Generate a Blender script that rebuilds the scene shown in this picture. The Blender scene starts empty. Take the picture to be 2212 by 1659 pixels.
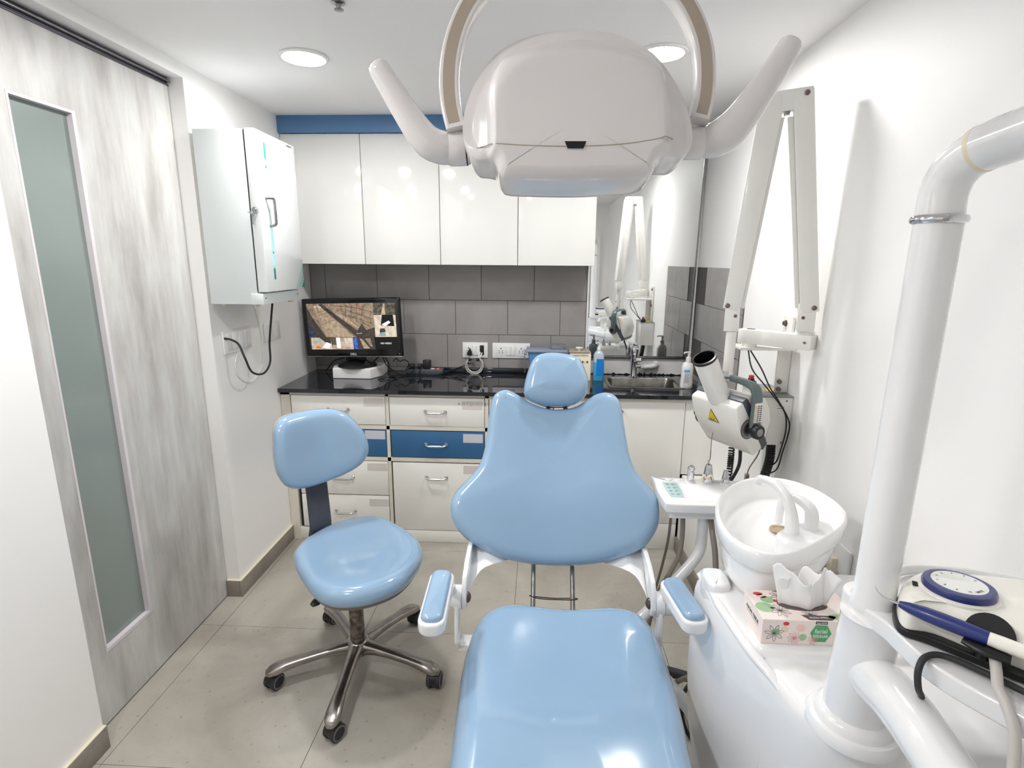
import bpy, bmesh, math, random
from mathutils import Vector, Matrix
random.seed(7)
S = bpy.context.scene
COL = S.collection
# ---------------------------------------------------------------- camera
cam_d = bpy.data.cameras.new('camera')
cam_d.sensor_width = 36.0
cam_d.lens = 1178.3184 / 2212 * 36.0
cam_d.clip_start = 0.02
cam = bpy.data.objects.new('camera', cam_d)
COL.objects.link(cam)
_rt = Vector((0.99880151, 0.04840918, 0.00721833))
_up = Vector((-0.01769226, 0.21958769, 0.97543233))
_fw = Vector((-0.04563482, 0.97439099, -0.22018098))
M = Matrix.Identity(4)
for i in range(3):
    M[i][0] = _rt[i]; M[i][1] = _up[i]; M[i][2] = -_fw[i]
M[0][3], M[1][3], M[2][3] = 1.3148, 0.0, 1.4818
cam.matrix_world = M
S.camera = cam
# ---------------------------------------------------------------- world, exposure
w = bpy.data.worlds.new('world'); S.world = w; w.use_nodes = True
w.node_tree.nodes['Background'].inputs[0].default_value = (0.9, 0.95, 1, 1)
w.node_tree.nodes['Background'].inputs[1].default_value = 0.0
S.view_settings.view_transform = 'Standard'
S.view_settings.look = 'None'
S.view_settings.gamma = 1.0
S.view_settings.use_curve_mapping = False
S.view_settings.exposure = 1.98
LAMP = 58.0          # emission of the round ceiling lamps
S.cycles.use_denoising = True
S.cycles.max_bounces = 12
S.cycles.diffuse_bounces = 8
S.cycles.glossy_bounces = 6
S.cycles.transmission_bounces = 8
S.cycles.sample_clamp_indirect = 6
S.cycles.caustics_reflective = False
S.cycles.caustics_refractive = False

# ---------------------------------------------------------------- materials
def lin(c):
    def f(v):
        v = v / 255.0
        return v / 12.92 if v <= 0.04045 else ((v + 0.055) / 1.055) ** 2.4
    return (f(c[0]), f(c[1]), f(c[2]), 1.0)

def nd(nt, typ, **kw):
    n = nt.nodes.new(typ)
    for k, v in kw.items():
        if k.startswith('i_'):
            n.inputs[k[2:].replace('_', ' ')].default_value = v
        else:
            setattr(n, k, v)
    return n

def mat(name, rgb, rough=0.5, metal=0.0, coat=0.0, vary=0.03, scale=6.0, bump=0.0, bscale=60.0, trans=0.0, ior=1.5, emit=0.0, stretch=None, rgb2=None, spec=0.5, alpha=1.0, contrast=(0.35, 0.65), sss=0.0):
    m = bpy.data.materials.new(name); m.use_nodes = True
    nt = m.node_tree; b = nt.nodes['Principled BSDF']
    tc = nd(nt, 'ShaderNodeTexCoord'); mp = nd(nt, 'ShaderNodeMapping')
    nt.links.new(tc.outputs['Object'], mp.inputs['Vector'])
    if stretch: mp.inputs['Scale'].default_value = stretch
    nz = nd(nt, 'ShaderNodeTexNoise'); nz.inputs['Scale'].default_value = scale; nz.inputs['Detail'].default_value = 5
    nt.links.new(mp.outputs[0], nz.inputs['Vector'])
    rp = nd(nt, 'ShaderNodeValToRGB')
    c1 = lin(rgb)
    if rgb2: c2 = lin(rgb2)
    else: c2 = tuple(min(1, v * (1 - 2 * vary)) for v in c1[:3]) + (1,)
    rp.color_ramp.elements[0].position = contrast[0]; rp.color_ramp.elements[1].position = contrast[1]
    rp.color_ramp.elements[0].color = c2; rp.color_ramp.elements[1].color = c1
    nt.links.new(nz.outputs['Fac'], rp.inputs[0])
    nt.links.new(rp.outputs[0], b.inputs['Base Color'])
    b.inputs['Roughness'].default_value = rough
    b.inputs['Metallic'].default_value = metal
    b.inputs['Coat Weight'].default_value = coat
    b.inputs['Coat Roughness'].default_value = 0.04
    b.inputs['Transmission Weight'].default_value = trans
    b.inputs['IOR'].default_value = ior
    b.inputs['Specular IOR Level'].default_value = spec
    b.inputs['Alpha'].default_value = alpha
    if sss:
        b.inputs['Subsurface Weight'].default_value = sss
        b.inputs['Subsurface Radius'].default_value = (0.01, 0.01, 0.01)
    if emit:
        b.inputs['Emission Color'].default_value = c1
        b.inputs['Emission Strength'].default_value = emit
    if bump:
        n2 = nd(nt, 'ShaderNodeTexNoise'); n2.inputs['Scale'].default_value = bscale; n2.inputs['Detail'].default_value = 4
        nt.links.new(mp.outputs[0], n2.inputs['Vector'])
        bp = nd(nt, 'ShaderNodeBump'); bp.inputs['Strength'].default_value = bump; bp.inputs['Distance'].default_value = 0.002
        nt.links.new(n2.outputs['Fac'], bp.inputs['Height'])
        nt.links.new(bp.outputs[0], b.inputs['Normal'])
    m['n'] = 1
    return m

K = {}
K['wall'] = mat('white_wall_paint', (243, 242, 241), 0.5, vary=0.012, scale=1.5, bump=0.15, bscale=25)
K['ceil'] = mat('white_ceiling_paint', (238, 237, 237), 0.7, vary=0.01, scale=1)
K['laminate'] = mat('gloss_white_laminate', (234, 234, 231), 0.08, coat=0.6, vary=0.008)
K['cab'] = mat('cream_painted_board', (234, 233, 228), 0.3, vary=0.02, scale=3)
K['frame'] = mat('cream_frame', (218, 213, 200), 0.4, vary=0.03, scale=4)
K['bluelam'] = mat('blue_laminate', (52, 102, 148), 0.3, vary=0.05)
K['bluefas'] = mat('blue_fascia', (86, 127, 172), 0.4, vary=0.04)
K['dark'] = mat('dark_gap', (38, 36, 36), 0.8)
K['granite'] = mat('black_granite', (16, 18, 24), 0.04, coat=0.3, rgb2=(30, 33, 40), scale=220, contrast=(0.6, 0.75))
K['chrome'] = mat('chrome', (215, 215, 218), 0.09, metal=1.0, vary=0.02)
K['steel'] = mat('brushed_steel', (160, 160, 160), 0.28, metal=1.0, vary=0.12, scale=40)
K['alu'] = mat('cast_aluminium', (172, 165, 160), 0.24, metal=1.0, vary=0.12, scale=18)
K['blk'] = mat('black_plastic', (18, 19, 22), 0.35, vary=0.1)
K['blkg'] = mat('black_gloss_plastic', (10, 11, 15), 0.08, vary=0.1)
K['rub'] = mat('dark_rubber', (44, 44, 46), 0.6, vary=0.1)
K['wplas'] = mat('white_plastic', (232, 232, 232), 0.25, vary=0.01, coat=0.2)
K['unit'] = mat('white_gloss_unit_plastic', (234, 234, 235), 0.14, vary=0.015, coat=0.5)
K['lampw'] = mat('aged_white_gloss_plastic', (225, 222, 221), 0.16, vary=0.015, coat=0.5)
K['tan'] = mat('tan_inlay', (176, 163, 147), 0.4, vary=0.05)
K['vinyl'] = mat('pale_blue_vinyl', (143, 173, 201), 0.16, vary=0.035, scale=3, coat=0.75)
K['greyp'] = mat('slate_grey_plastic', (62, 66, 76), 0.4, vary=0.04)
K['greygreen'] = mat('grey_green_enamel', (92, 108, 110), 0.3, vary=0.04, coat=0.2)
K['xwhite'] = mat('warm_white_enamel', (232, 230, 225), 0.22, vary=0.015, coat=0.3)
K['mirror'] = mat('mirror_silver', (238, 240, 240), 0.012, metal=1.0, vary=0.0)
K['cream'] = mat('cream_case', (226, 217, 196), 0.35, vary=0.02)
K['paper'] = mat('white_label_paper', (196, 198, 208), 0.6, vary=0.02)
K['sticker'] = mat('faded_sticker', (213, 207, 203), 0.5, vary=0.02)
K['hose'] = mat('grey_hose', (136, 126, 118), 0.45, vary=0.05)
K['bolt'] = mat('dull_bolt', (132, 118, 112), 0.35, metal=0.9, vary=0.15, scale=80)
K['navy'] = mat('navy_blue_plastic', (40, 52, 118), 0.3, vary=0.08, coat=0.2)
K['cool'] = mat('cool_white_powder_coat', (216, 222, 223), 0.3, vary=0.01)
K['ivory'] = mat('ivory_case', (246, 244, 235), 0.22, vary=0.015, coat=0.3)
K['ink'] = mat('grey_ink', (88, 88, 92), 0.5)
K['yellow'] = mat('warning_yellow', (222, 196, 30), 0.4, vary=0.05)
K['red'] = mat('red_plastic', (196, 40, 50), 0.3)
K['teal'] = mat('teal_window', (34, 140, 128), 0.15, coat=0.5)
K['ltblue'] = mat('pale_aqua_membrane', (176, 204, 202), 0.3)

def m_wood():
    m = bpy.data.materials.new('weathered_grey_wood_laminate'); m.use_nodes = True
    nt = m.node_tree; b = nt.nodes['Principled BSDF']; L = nt.links
    tc = nd(nt, 'ShaderNodeTexCoord'); mp = nd(nt, 'ShaderNodeMapping'); mp.inputs['Scale'].default_value = (8, 8, 2.0)
    L.new(tc.outputs['Object'], mp.inputs[0])
    n1 = nd(nt, 'ShaderNodeTexNoise'); n1.inputs['Scale'].default_value = 1.0; n1.inputs['Detail'].default_value = 9; n1.inputs['Roughness'].default_value = 0.62
    L.new(mp.outputs[0], n1.inputs['Vector'])
    mp2 = nd(nt, 'ShaderNodeMapping'); mp2.inputs['Scale'].default_value = (42, 42, 5)
    L.new(tc.outputs['Object'], mp2.inputs[0])
    n2 = nd(nt, 'ShaderNodeTexNoise'); n2.inputs['Scale'].default_value = 1.0; n2.inputs['Detail'].default_value = 6
    L.new(mp2.outputs[0], n2.inputs['Vector'])
    r1 = nd(nt, 'ShaderNodeValToRGB'); e = r1.color_ramp.elements
    e[0].position = 0.34; e[0].color = lin((169, 167, 164)); e[1].position = 0.64; e[1].color = lin((203, 204, 201))
    x = r1.color_ramp.elements.new(0.47); x.color = lin((188, 186, 184))
    L.new(n1.outputs['Fac'], r1.inputs[0])
    r2 = nd(nt, 'ShaderNodeValToRGB'); e = r2.color_ramp.elements
    e[0].position = 0.3; e[0].color = (0.74, 0.73, 0.72, 1); e[1].position = 0.6; e[1].color = (1, 1, 1, 1)
    L.new(n2.outputs['Fac'], r2.inputs[0])
    mx = nd(nt, 'ShaderNodeMix', data_type='RGBA', blend_type='MULTIPLY'); mx.inputs[0].default_value = 0.45
    L.new(r1.outputs[0], mx.inputs[6]); L.new(r2.outputs[0], mx.inputs[7])
    L.new(mx.outputs[2], b.inputs['Base Color'])
    b.inputs['Roughness'].default_value = 0.42
    bp = nd(nt, 'ShaderNodeBump'); bp.inputs['Strength'].default_value = 0.12; bp.inputs['Distance'].default_value = 0.002
    L.new(n2.outputs['Fac'], bp.inputs['Height']); L.new(bp.outputs[0], b.inputs['Normal'])
    return m
K['wood'] = m_wood()

def m_stone(name, c1, c2, c3, sc=2.2, rough=0.35, speck=0.6):
    m = bpy.data.materials.new(name); m.use_nodes = True
    nt = m.node_tree; b = nt.nodes['Principled BSDF']; L = nt.links
    tc = nd(nt, 'ShaderNodeTexCoord')
    n1 = nd(nt, 'ShaderNodeTexNoise'); n1.inputs['Scale'].default_value = sc; n1.inputs['Detail'].default_value = 9; n1.inputs['Roughness'].default_value = 0.6; n1.inputs['Distortion'].default_value = 0.6
    L.new(tc.outputs['Object'], n1.inputs['Vector'])
    r1 = nd(nt, 'ShaderNodeValToRGB'); e = r1.color_ramp.elements
    e[0].position = 0.33; e[0].color = lin(c1); e[1].position = 0.68; e[1].color = lin(c3)
    x = r1.color_ramp.elements.new(0.5); x.color = lin(c2)
    L.new(n1.outputs['Fac'], r1.inputs[0])
    n2 = nd(nt, 'ShaderNodeTexNoise'); n2.inputs['Scale'].default_value = 55; n2.inputs['Detail'].default_value = 3
    L.new(tc.outputs['Object'], n2.inputs['Vector'])
    r2 = nd(nt, 'ShaderNodeValToRGB'); e = r2.color_ramp.elements
    e[0].position = 0.27; e[0].color = (0.55, 0.54, 0.52, 1); e[1].position = 0.36; e[1].color = (1, 1, 1, 1)
    L.new(n2.outputs['Fac'], r2.inputs[0])
    mx = nd(nt, 'ShaderNodeMix', data_type='RGBA', blend_type='MULTIPLY'); mx.inputs[0].default_value = speck
    L.new(r1.outputs[0], mx.inputs[6]); L.new(r2.outputs[0], mx.inputs[7]); L.new(mx.outputs[2], b.inputs['Base Color'])
    b.inputs['Roughness'].default_value = rough
    return m
K['floor'] = m_stone('grey_cement_tile', (150, 144, 134), (166, 161, 151), (182, 178, 169))
K['base'] = m_stone('brown_grey_skirting_tile', (122, 114, 106), (134, 127, 118), (146, 139, 130), 5, 0.4)
K['tile'] = m_stone('grey_wall_tile', (138, 133, 132), (146, 142, 141), (153, 149, 148), 3, 0.22, 0.0)
K['grout'] = mat('dark_grout', (84, 80, 78), 0.8)

# frosted glass of the door
gm = mat('frosted_glass', (158, 170, 166), 0.22, vary=0.03, scale=2, trans=0.3, ior=1.5, coat=.3)
K['frost'] = gm
K['clearp'] = mat('clear_plastic', (205, 215, 228), 0.12, trans=0.75, ior=1.3, vary=0.01)
K['bluep'] = mat('translucent_blue_plastic', (84, 140, 196), 0.25, vary=0.02)

# ---------------------------------------------------------------- mesh helpers
def V(*a): return Vector(a if len(a) > 1 else a[0])

def catmull(pts, n=8, closed=False):
    P = [Vector(p) for p in pts]; out = []
    m = len(P); rng = range(m if closed else m - 1)
    for i in rng:
        if closed: a, b, c, d = P[(i - 1) % m], P[i], P[(i + 1) % m], P[(i + 2) % m]
        else:
            b, c = P[i], P[i + 1]
            a = P[i - 1] if i > 0 else b * 2 - c
            d = P[i + 2] if i + 2 < m else c * 2 - b
        for k in range(n):
            t = k / n
            out.append(0.5 * ((2 * b) + (c - a) * t + (2 * a - 5 * b + 4 * c - d) * t * t + (3 * b - a - 3 * c + d) * t ** 3))
    if not closed: out.append(P[-1].copy())
    return out

def frame_of(z):
    z = Vector(z).normalized()
    t = Vector((0, 0, 1)) if abs(z.z) < 0.9 else Vector((1, 0, 0))
    x = t.cross(z).normalized(); y = z.cross(x)
    return x, y, z

class MB:
    def __init__(s): s.bm = bmesh.new(); s.mi = 0
    def _take(s, t):
        me = bpy.data.meshes.new('tmp'); 
        for f in t.faces: f.material_index = s.mi
        t.to_mesh(me); t.free(); s.bm.from_mesh(me); bpy.data.meshes.remove(me)
        return s
    def box(s, a, b, bev=0.0, seg=2, R=None, c=None):
        t = bmesh.new(); bmesh.ops.create_cube(t, size=1)
        sz = [abs(b[i] - a[i]) for i in range(3)]; ce = Vector([(a[i] + b[i]) / 2 for i in range(3)])
        bmesh.ops.scale(t, vec=sz, verts=t.verts)
        if bev: bmesh.ops.bevel(t, geom=list(t.edges), offset=min(bev, min(sz) * 0.49), segments=seg, profile=0.5, affect='EDGES')
        if R is not None: bmesh.ops.rotate(t, cent=(0, 0, 0), matrix=R, verts=t.verts)
        bmesh.ops.translate(t, vec=ce if c is None else Vector(c), verts=t.verts)
        return s._take(t)
    def rings(s, rr, cap0=True, cap1=True):
        t = bmesh.new(); L = []
        for r in rr: L.append([t.verts.new(p) for p in r])
        n = len(L[0])
        for i in range(len(L) - 1):
            for k in range(n):
                t.faces.new((L[i][k], L[i][(k + 1) % n], L[i + 1][(k + 1) % n], L[i + 1][k]))
        if cap0: t.faces.new(list(reversed(L[0])))
        if cap1: t.faces.new(L[-1])
        bmesh.ops.recalc_face_normals(t, faces=t.faces)
        return s._take(t)
    def cyl(s, p0, p1, r0, r1=None, seg=28, cap=True):
        r1 = r0 if r1 is None else r1
        p0, p1 = Vector(p0), Vector(p1); x, y, z = frame_of(p1 - p0)
        ring = lambda p, r: [p + (x * math.cos(2 * math.pi * k / seg) + y * math.sin(2 * math.pi * k / seg)) * r for k in range(seg)]
        return s.rings([ring(p0, r0), ring(p1, r1)], cap, cap)
    def lathe(s, prof, base=(0, 0, 0), axis=(0, 0, 1), seg=32, sx=1.0, cap=True):
        base = Vector(base); x, y, z = frame_of(axis)
        rr = [[base + z * h + (x * math.cos(2 * math.pi * k / seg) * sx + y * math.sin(2 * math.pi * k / seg)) * max(r, 1e-5) for k in range(seg)] for r, h in prof]
        return s.rings(rr, cap, cap)
    def tube(s, pts, r, seg=12, smooth=6, closed=False, cap=True, flat=1.0, up=None):
        P = catmull(pts, smooth, closed) if smooth > 1 else [Vector(p) for p in pts]
        n = len(P)
        if isinstance(r, (int, float)): R = [r] * n
        else:
            R = []
            for i in range(n):
                t = i / (n - 1) * (len(r) - 1); a = int(min(t, len(r) - 2)); R.append(r[a] + (r[a + 1] - r[a]) * (t - a))
        rr = []; nx = None
        for i in range(n):
            if closed: d = P[(i + 1) % n] - P[i - 1]
            else: d = P[min(i + 1, n - 1)] - P[max(i - 1, 0)]
            d.normalize()
            if nx is None:
                nx = Vector(up).cross(d) if up is not None else frame_of(d)[0]
            if up is not None: nx = Vector(up).cross(d)
            nx = (nx - d * nx.dot(d)).normalized(); ny = d.cross(nx)
            rr.append([P[i] + (nx * math.cos(2 * math.pi * k / seg) + ny * math.sin(2 * math.pi * k / seg) * flat) * R[i] for k in range(seg)])
        if closed: rr.append(rr[0]); cap = False
        s.rings(rr, cap, cap)
        if closed: bmesh.ops.remove_doubles(s.bm, verts=s.bm.verts, dist=1e-7)
        return s
    def prism(s, poly, o, ux, uy, depth, bev=0.0, seg=2):
        o, ux, uy = Vector(o), Vector(ux).normalized(), Vector(uy).normalized(); uz = ux.cross(uy)
        t = bmesh.new()
        a = [t.verts.new(o + ux * p[0] + uy * p[1]) for p in poly]
        b = [t.verts.new(v.co + uz * depth) for v in a]
        n = len(a)
        t.faces.new(list(reversed(a))); t.faces.new(b)
        for k in range(n): t.faces.new((a[k], a[(k + 1) % n], b[(k + 1) % n], b[k]))
        bmesh.ops.recalc_face_normals(t, faces=t.faces)
        if bev:
            es = [e for e in t.edges if e.calc_face_angle(0) > 0.5]
            bmesh.ops.bevel(t, geom=es, offset=bev, segments=seg, profile=0.5, affect='EDGES')
        return s._take(t)
    def pillow(s, outline, thick, rt, rb, fn, crown=0.0, dish=None, n=10, sm=8, kt=6, inset_extra=0.0):
        P = catmull([Vector((p[0], p[1], 0)) for p in outline], sm, True) if sm > 1 else [Vector((p[0], p[1], 0)) for p in outline]
        m = len(P)
        area = sum(P[i].x * P[(i + 1) % m].y - P[(i + 1) % m].x * P[i].y for i in range(m))
        sg = 1 if area > 0 else -1
        N = []
        for i in range(m):
            d = (P[(i + 1) % m] - P[i - 1]).normalized(); N.append(Vector((-d.y, d.x, 0)) * sg)
        c = sum(P, Vector()) / m
        def ins(d): return [P[i] + N[i] * d for i in range(m)]
        rows = []
        base = ins(rb)
        dz = (lambda x, y: dish(x, y)) if dish else (lambda x, y: 0.0)
        for sc in (0.03, 0.5): rows.append([(c + (p - c) * sc, 0.0, 0) for p in base])
        for k in range(kt + 1):
            a = math.pi / 2 * k / kt; rows.append([(p, rb - rb * math.cos(a), 0) for p in ins(rb * (1 - math.sin(a)))])
        for k in range(kt + 1):
            a = math.pi / 2 * k / kt
            if k == 0 and abs(thick - rt - rb) < 1e-6: continue
            rows.append([(p, thick - rt + rt * math.sin(a), k / kt) for p in ins(rt * (1 - math.cos(a)))])
        top = ins(rt)
        for k in range(1, n + 1):
            sc = 1 - k / n * 0.985
            rows.append([(c + (p - c) * sc, thick + crown * (1 - sc * sc), 1) for p in top])
        rr = [[Vector(fn(p.x, p.y, z + (dz(p.x, p.y) * wt))) for p, z, wt in row] for row in rows]
        return s.rings(rr)
    def build(s, name, m, parent=None, base=None, angle=35, sub=0):
        me = bpy.data.meshes.new(name)
        bmesh.ops.recalc_face_normals(s.bm, faces=s.bm.faces) if False else None
        off = wloc(parent) if parent else Vector(base if base is not None else (0, 0, 0))
        bmesh.ops.translate(s.bm, vec=-off, verts=s.bm.verts)
        s.bm.to_mesh(me); s.bm.free()
        for mm in (m if isinstance(m, (list, tuple)) else [m]): me.materials.append(K[mm] if isinstance(mm, str) else mm)
        me.shade_smooth(); me.set_sharp_from_angle(angle=math.radians(angle))
        o = bpy.data.objects.new(name, me); COL.objects.link(o)
        if parent: o.parent = parent
        else: o.location = off
        if sub:
            md = o.modifiers.new('s', 'SUBSURF'); md.levels = sub; md.render_levels = sub
        return o

def wloc(o):
    v = Vector()
    while o: v += Vector(o.location); o = o.parent
    return v

def tag(o, label, cat=None, group=None):
    o['label'] = label
    if cat: o['category'] = cat
    if group: o['group'] = group
    return o

def thing(name, label, cat, loc, group=None):
    o = bpy.data.objects.new(name, None); COL.objects.link(o); o.location = loc
    o.empty_display_size = 0.05
    return tag(o, label, cat, group)

def struct(o): o['kind'] = 'structure'; return o

def copy_tree(o, parent=None):
    c = o.copy(); COL.objects.link(c); c.parent = parent
    for ch in list(o.children): copy_tree(ch, c)
    return c

def text(name, body, size, o, ux, uy, m, parent=None, align='CENTER', depth=0.0004, bold=0.0, base=None):
    cu = bpy.data.curves.new(name, 'FONT'); cu.body = body; cu.size = size; cu.align_x = align; cu.align_y = 'CENTER'
    cu.extrude = depth; cu.offset = bold
    t = bpy.data.objects.new(name, cu); COL.objects.link(t)
    dg = bpy.context.evaluated_depsgraph_get(); dg.update()
    me = bpy.data.meshes.new_from_object(t.evaluated_get(dg)); bpy.data.objects.remove(t)
    ux, uy = Vector(ux).normalized(), Vector(uy).normalized(); uz = ux.cross(uy)
    off = wloc(parent) if parent else Vector(base if base else (0, 0, 0))
    for v in me.vertices:
        v.co = Vector(o) + ux * v.co.x + uy * v.co.y + uz * v.co.z - off
    me.materials.clear(); me.materials.append(K[m] if isinstance(m, str) else m)
    ob = bpy.data.objects.new(name, me); COL.objects.link(ob)
    if parent: ob.parent = parent
    else: ob.location = off
    return ob

def arc(cx, cy, r, a0, a1, n=8):
    return [(cx + r * math.cos(math.radians(a0 + (a1 - a0) * k / n)), cy + r * math.sin(math.radians(a0 + (a1 - a0) * k / n))) for k in range(n + 1)]
def rrect(x0, y0, x1, y1, r, n=5):
    return arc(x1 - r, y0 + r, r, -90, 0, n) + arc(x1 - r, y1 - r, r, 0, 90, n) + arc(x0 + r, y1 - r, r, 90, 180, n) + arc(x0 + r, y0 + r, r, 180, 270, n)
# ================================================================ the room
W = 2.1975; H = 2.177; YB = 3.15; YF = -1.0; YJ = 2.1317
struct(MB().box((-0.2, YF - .1, -0.05), (W + .1, YB + .1, -0.002)).build('trim_1', 'grout'))
# floor tiles as one surface with fine joints: laid as big slabs in one mesh
mb = MB()
for x0, x1 in ((-0.2, 0.029), (0.031, 0.629), (0.631, 1.233), (1.235, 1.829), (1.831, 2.2)):
    ys = [-1.0, -0.0, 0.64, 1.284, 1.925, 2.57, 3.15]
    for y0, y1 in zip(ys[:-1], ys[1:]):
        mb.box((x0, y0 + .0008, -0.004), (x1, y1 - .0008, 0.0))
struct(mb.build('floor', 'floor'))
struct(MB().box((-0.2, YF - .1, H), (W + .1, YB + .1, H + .05)).build('ceiling', 'ceil'))
struct(MB().box((W, YF, 0), (W + .08, YB + .08, H)).build('wall_right', 'wall'))
struct(MB().box((-.2, YB, 0), (W + .08, YB + .08, H)).build('wall_back', 'wall'))
mb = MB()
mb.box((-.045, YF, 0), (0, 1.343, 2.128))              # near part, the door slides behind it
mb.box((-.2, YJ, 0), (0, YB, H))                        # far part
mb.box((-.2, YF, 2.128), (0, YJ, H))                    # header
mb.box((-.24, YF, 0), (-.2, YJ, 2.128))                 # behind the door
struct(mb.build('wall_left', 'wall'))
struct(MB().box((-.2, YF - .08, 0), (W + .08, YF, H)).build('wall_front', 'wall'))
# wooden door in the front wall, seen in the mirror
d = MB().box((1.25, YF, 0), (2.05, YF + .03, 1.80), .004).build('door_2', 'wood'); struct(d)
struct(MB().box((1.21, YF, 1.8), (2.09, YF + .04, 1.84)).box((2.05, YF, 0), (2.09, YF + .04, 1.8)).box((1.21, YF, 0), (1.25, YF + .04, 1.8)).build('trim_2', 'wall'))
# low boxed ledge along the right wall
struct(MB().box((2.063, 1.62, 0), (W, 2.66, .420), .004).build('wall_right_ledge', 'wall')).name = 'trim_3'
# skirting
mb = MB(); mb.box((0, YF, 0), (.012, 1.345, .078), .0015); struct(mb.build('baseboard_left', 'base'))
mb = MB(); mb.box((0, YJ - .012, 0), (.012, 2.654, .078), .0015).box((-.056, YJ - .012, 0), (.0, YJ, .078), .0015); struct(mb.build('baseboard_left', 'base'))
mb = MB(); mb.box((2.051, 1.65, 0), (2.063, 2.654, .078), .0015); struct(mb.build('baseboard_right', 'base'))
mb = MB()
mb.box((2.0625, 1.65, .0785), (2.0635, 2.654, .0805))
mb.box((0.0005, YJ - .012, .078), (.0115, 2.654, .0805)).box((-.055, YJ - .0115, .078), (.0, YJ, .0805)).box((0.0005, YF, .078), (.0115, 1.344, .0805))
struct(mb.build('trim_4', 'cream'))
# sliding door: leaf with a recessed strip of frosted glass
door = bpy.data.objects.new('door_1', None); COL.objects.link(door); door.location = (-.08, 1.5, 0); struct(door)
mb = MB(); gy0, gy1, gz0, gz1 = 1.462, 1.678, .236, 1.902; dx0, dx1 = -.096, -.059
mb.box((dx0, .95, .006), (dx1, gy0, 2.098)).box((dx0, gy1, .006), (dx1, YJ - .003, 2.098))
mb.box((dx0, gy0, .006), (dx1, gy1, gz0)).box((dx0, gy0, gz1), (dx1, gy1, 2.098))
mb.build('door_leaf', 'wood', door)
lil = mat('lilac_white_edge', (216, 210, 214), 0.45)
mb = MB()
mb.box((dx0 + .008, gy0, gz0), (dx1 + .001, gy0 + .007, gz1)).box((dx0 + .008, gy1 - .012, gz0), (dx1 + .001, gy1, gz1))
mb.box((dx0 + .008, gy0 + .0071, gz0), (dx1 + .001, gy1 - .0121, gz0 + .012)).box((dx0 + .008, gy0 + .0071, gz1 - .008), (dx1 + .001, gy1 - .0121, gz1))
mb.build('glass_bead', lil, door)
MB().box((-.082, gy0, gz0), (-.076, gy1, gz1)).build('glass_panel', 'frost', door)
mb = MB().prism([(0, 0), (.002, .006), (.004, .2), (.001, .206)], (-.0445, 1.3435, 1.045), (0, 1, 0), (0, 0, 1), .003)
mb.build('edge_pull', mat('brown_slot', (96, 80, 74), .5), door)
# track in the header
mb = MB(); mb.box((-.105, YF, 2.098), (-.055, YJ - .001, 2.104), .001).box((-.075, YF, 2.100), (-.060, YJ - .001, 2.128))
struct(mb.build('trim_5', mat('dark_aluminium_track', (92, 88, 98), .35, metal=.6)))
struct(MB().box((-.058, YF, 2.110), (-.046, YJ - .001, 2.116), .002).build('trim_6', 'steel'))

# back wall tiles
def tiles(name, rects, m, depth_fn):
    mb = MB()
    for r in rects: depth_fn(mb, r)
    return mb.build(name, m)
rects = []
zr = [0.842, 1.0642, 1.2604, 1.4566]
z_rows = [(0.842, 0.8680), (0.8680, 1.0642), (1.0642, 1.2604), (1.2604, 1.470)]
offs = [0.09 - .15, 0.09 - .15 + .03, 0.09 - .15, 0.09]
offs = [.0575, 0.0575 + .0, -0.0575 + .0, 0.0897]
offs = [0.2397 - .3, 0.3897 - .2 - .3 + .0, 0.2397 - .3, 0.0897 - .3]
g = .0012
struct(MB().box((0, 3.136, .842), (1.588, YB, 1.47)).build('trim_7', 'grout'))
mb = MB()
for (z0, z1), of in zip(z_rows, offs):
    x = of
    while x < 1.588:
        a, b = max(x, 0.002), min(x + .3, 1.588)
        if b - a > .01: mb.box((a + g, 3.132, z0 + g), (b - g, 3.14, z1 - g), .0008, 1)
        x += .3
struct(mb.build('trim_8', 'tile'))
# right wall tiles around the sink
struct(MB().box((2.1945, 2.395, .842), (W, YB - .01, 1.455)).build('trim_9', 'grout'))
mb = MB()
for (z0, z1), of in zip([(0.842, 0.8680), (0.8680, 1.0642), (1.0642, 1.2604), (1.2604, 1.4566)], (3.2, 2.95, 3.1, 2.95)):
    y = of
    while y > 2.395:
        a, b = max(y - .3, 2.397), min(y, YB)
        if b - a > .01 and b > a: mb.box((2.191, a + g, z0 + g), (2.196, b - g, z1 - g), .0008, 1)
        y -= .3
struct(mb.build('trim_10', 'tile'))
# blue fascia above the wall cupboards
struct(MB().box((0, 2.868, 2.097), (1.62, 2.885, H), .001).build('trim_11', 'bluefas'))

# ceiling lamps (the room's light)
em = bpy.data.materials.new('lamp_diffuser'); em.use_nodes = True
b = em.node_tree.nodes['Principled BSDF']; b.inputs['Base Color'].default_value = (1, 1, 1, 1)
b.inputs['Emission Color'].default_value = (1.0, 0.985, 0.965, 1); b.inputs['Emission Strength'].default_value = LAMP
def ceiling_lamp(x, y, label):
    t = thing('ceiling_lamp', label, 'ceiling lamp', (x, y, H), 'round ceiling lamps')
    MB().lathe([(.070, 0), (.082, 0), (.084, -.003), (.082, -.007), (.074, -.009), (.070, -.007)], (x, y, H), seg=40, cap=False).build('lamp_ring', 'wplas', t)
    MB().cyl((x, y, H - .0055), (x, y, H - .001), .0705, seg=40).build('diffuser', em, t)
    return t
for x, y, l in ((.476, 2.085, 'bright round recessed ceiling lamp nearest the wall cupboards on the left'),
                (1.72, 2.076, 'bright round recessed ceiling lamp behind the right side of the dental lamp'),
                (.46, 1.1, 'bright round ceiling lamp over the sliding door, seen as a reflection on the cupboard doors'),
                (.44, .1, 'bright round ceiling lamp left of the camera, seen as a reflection only')):
    ceiling_lamp(x, y, l)
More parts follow.
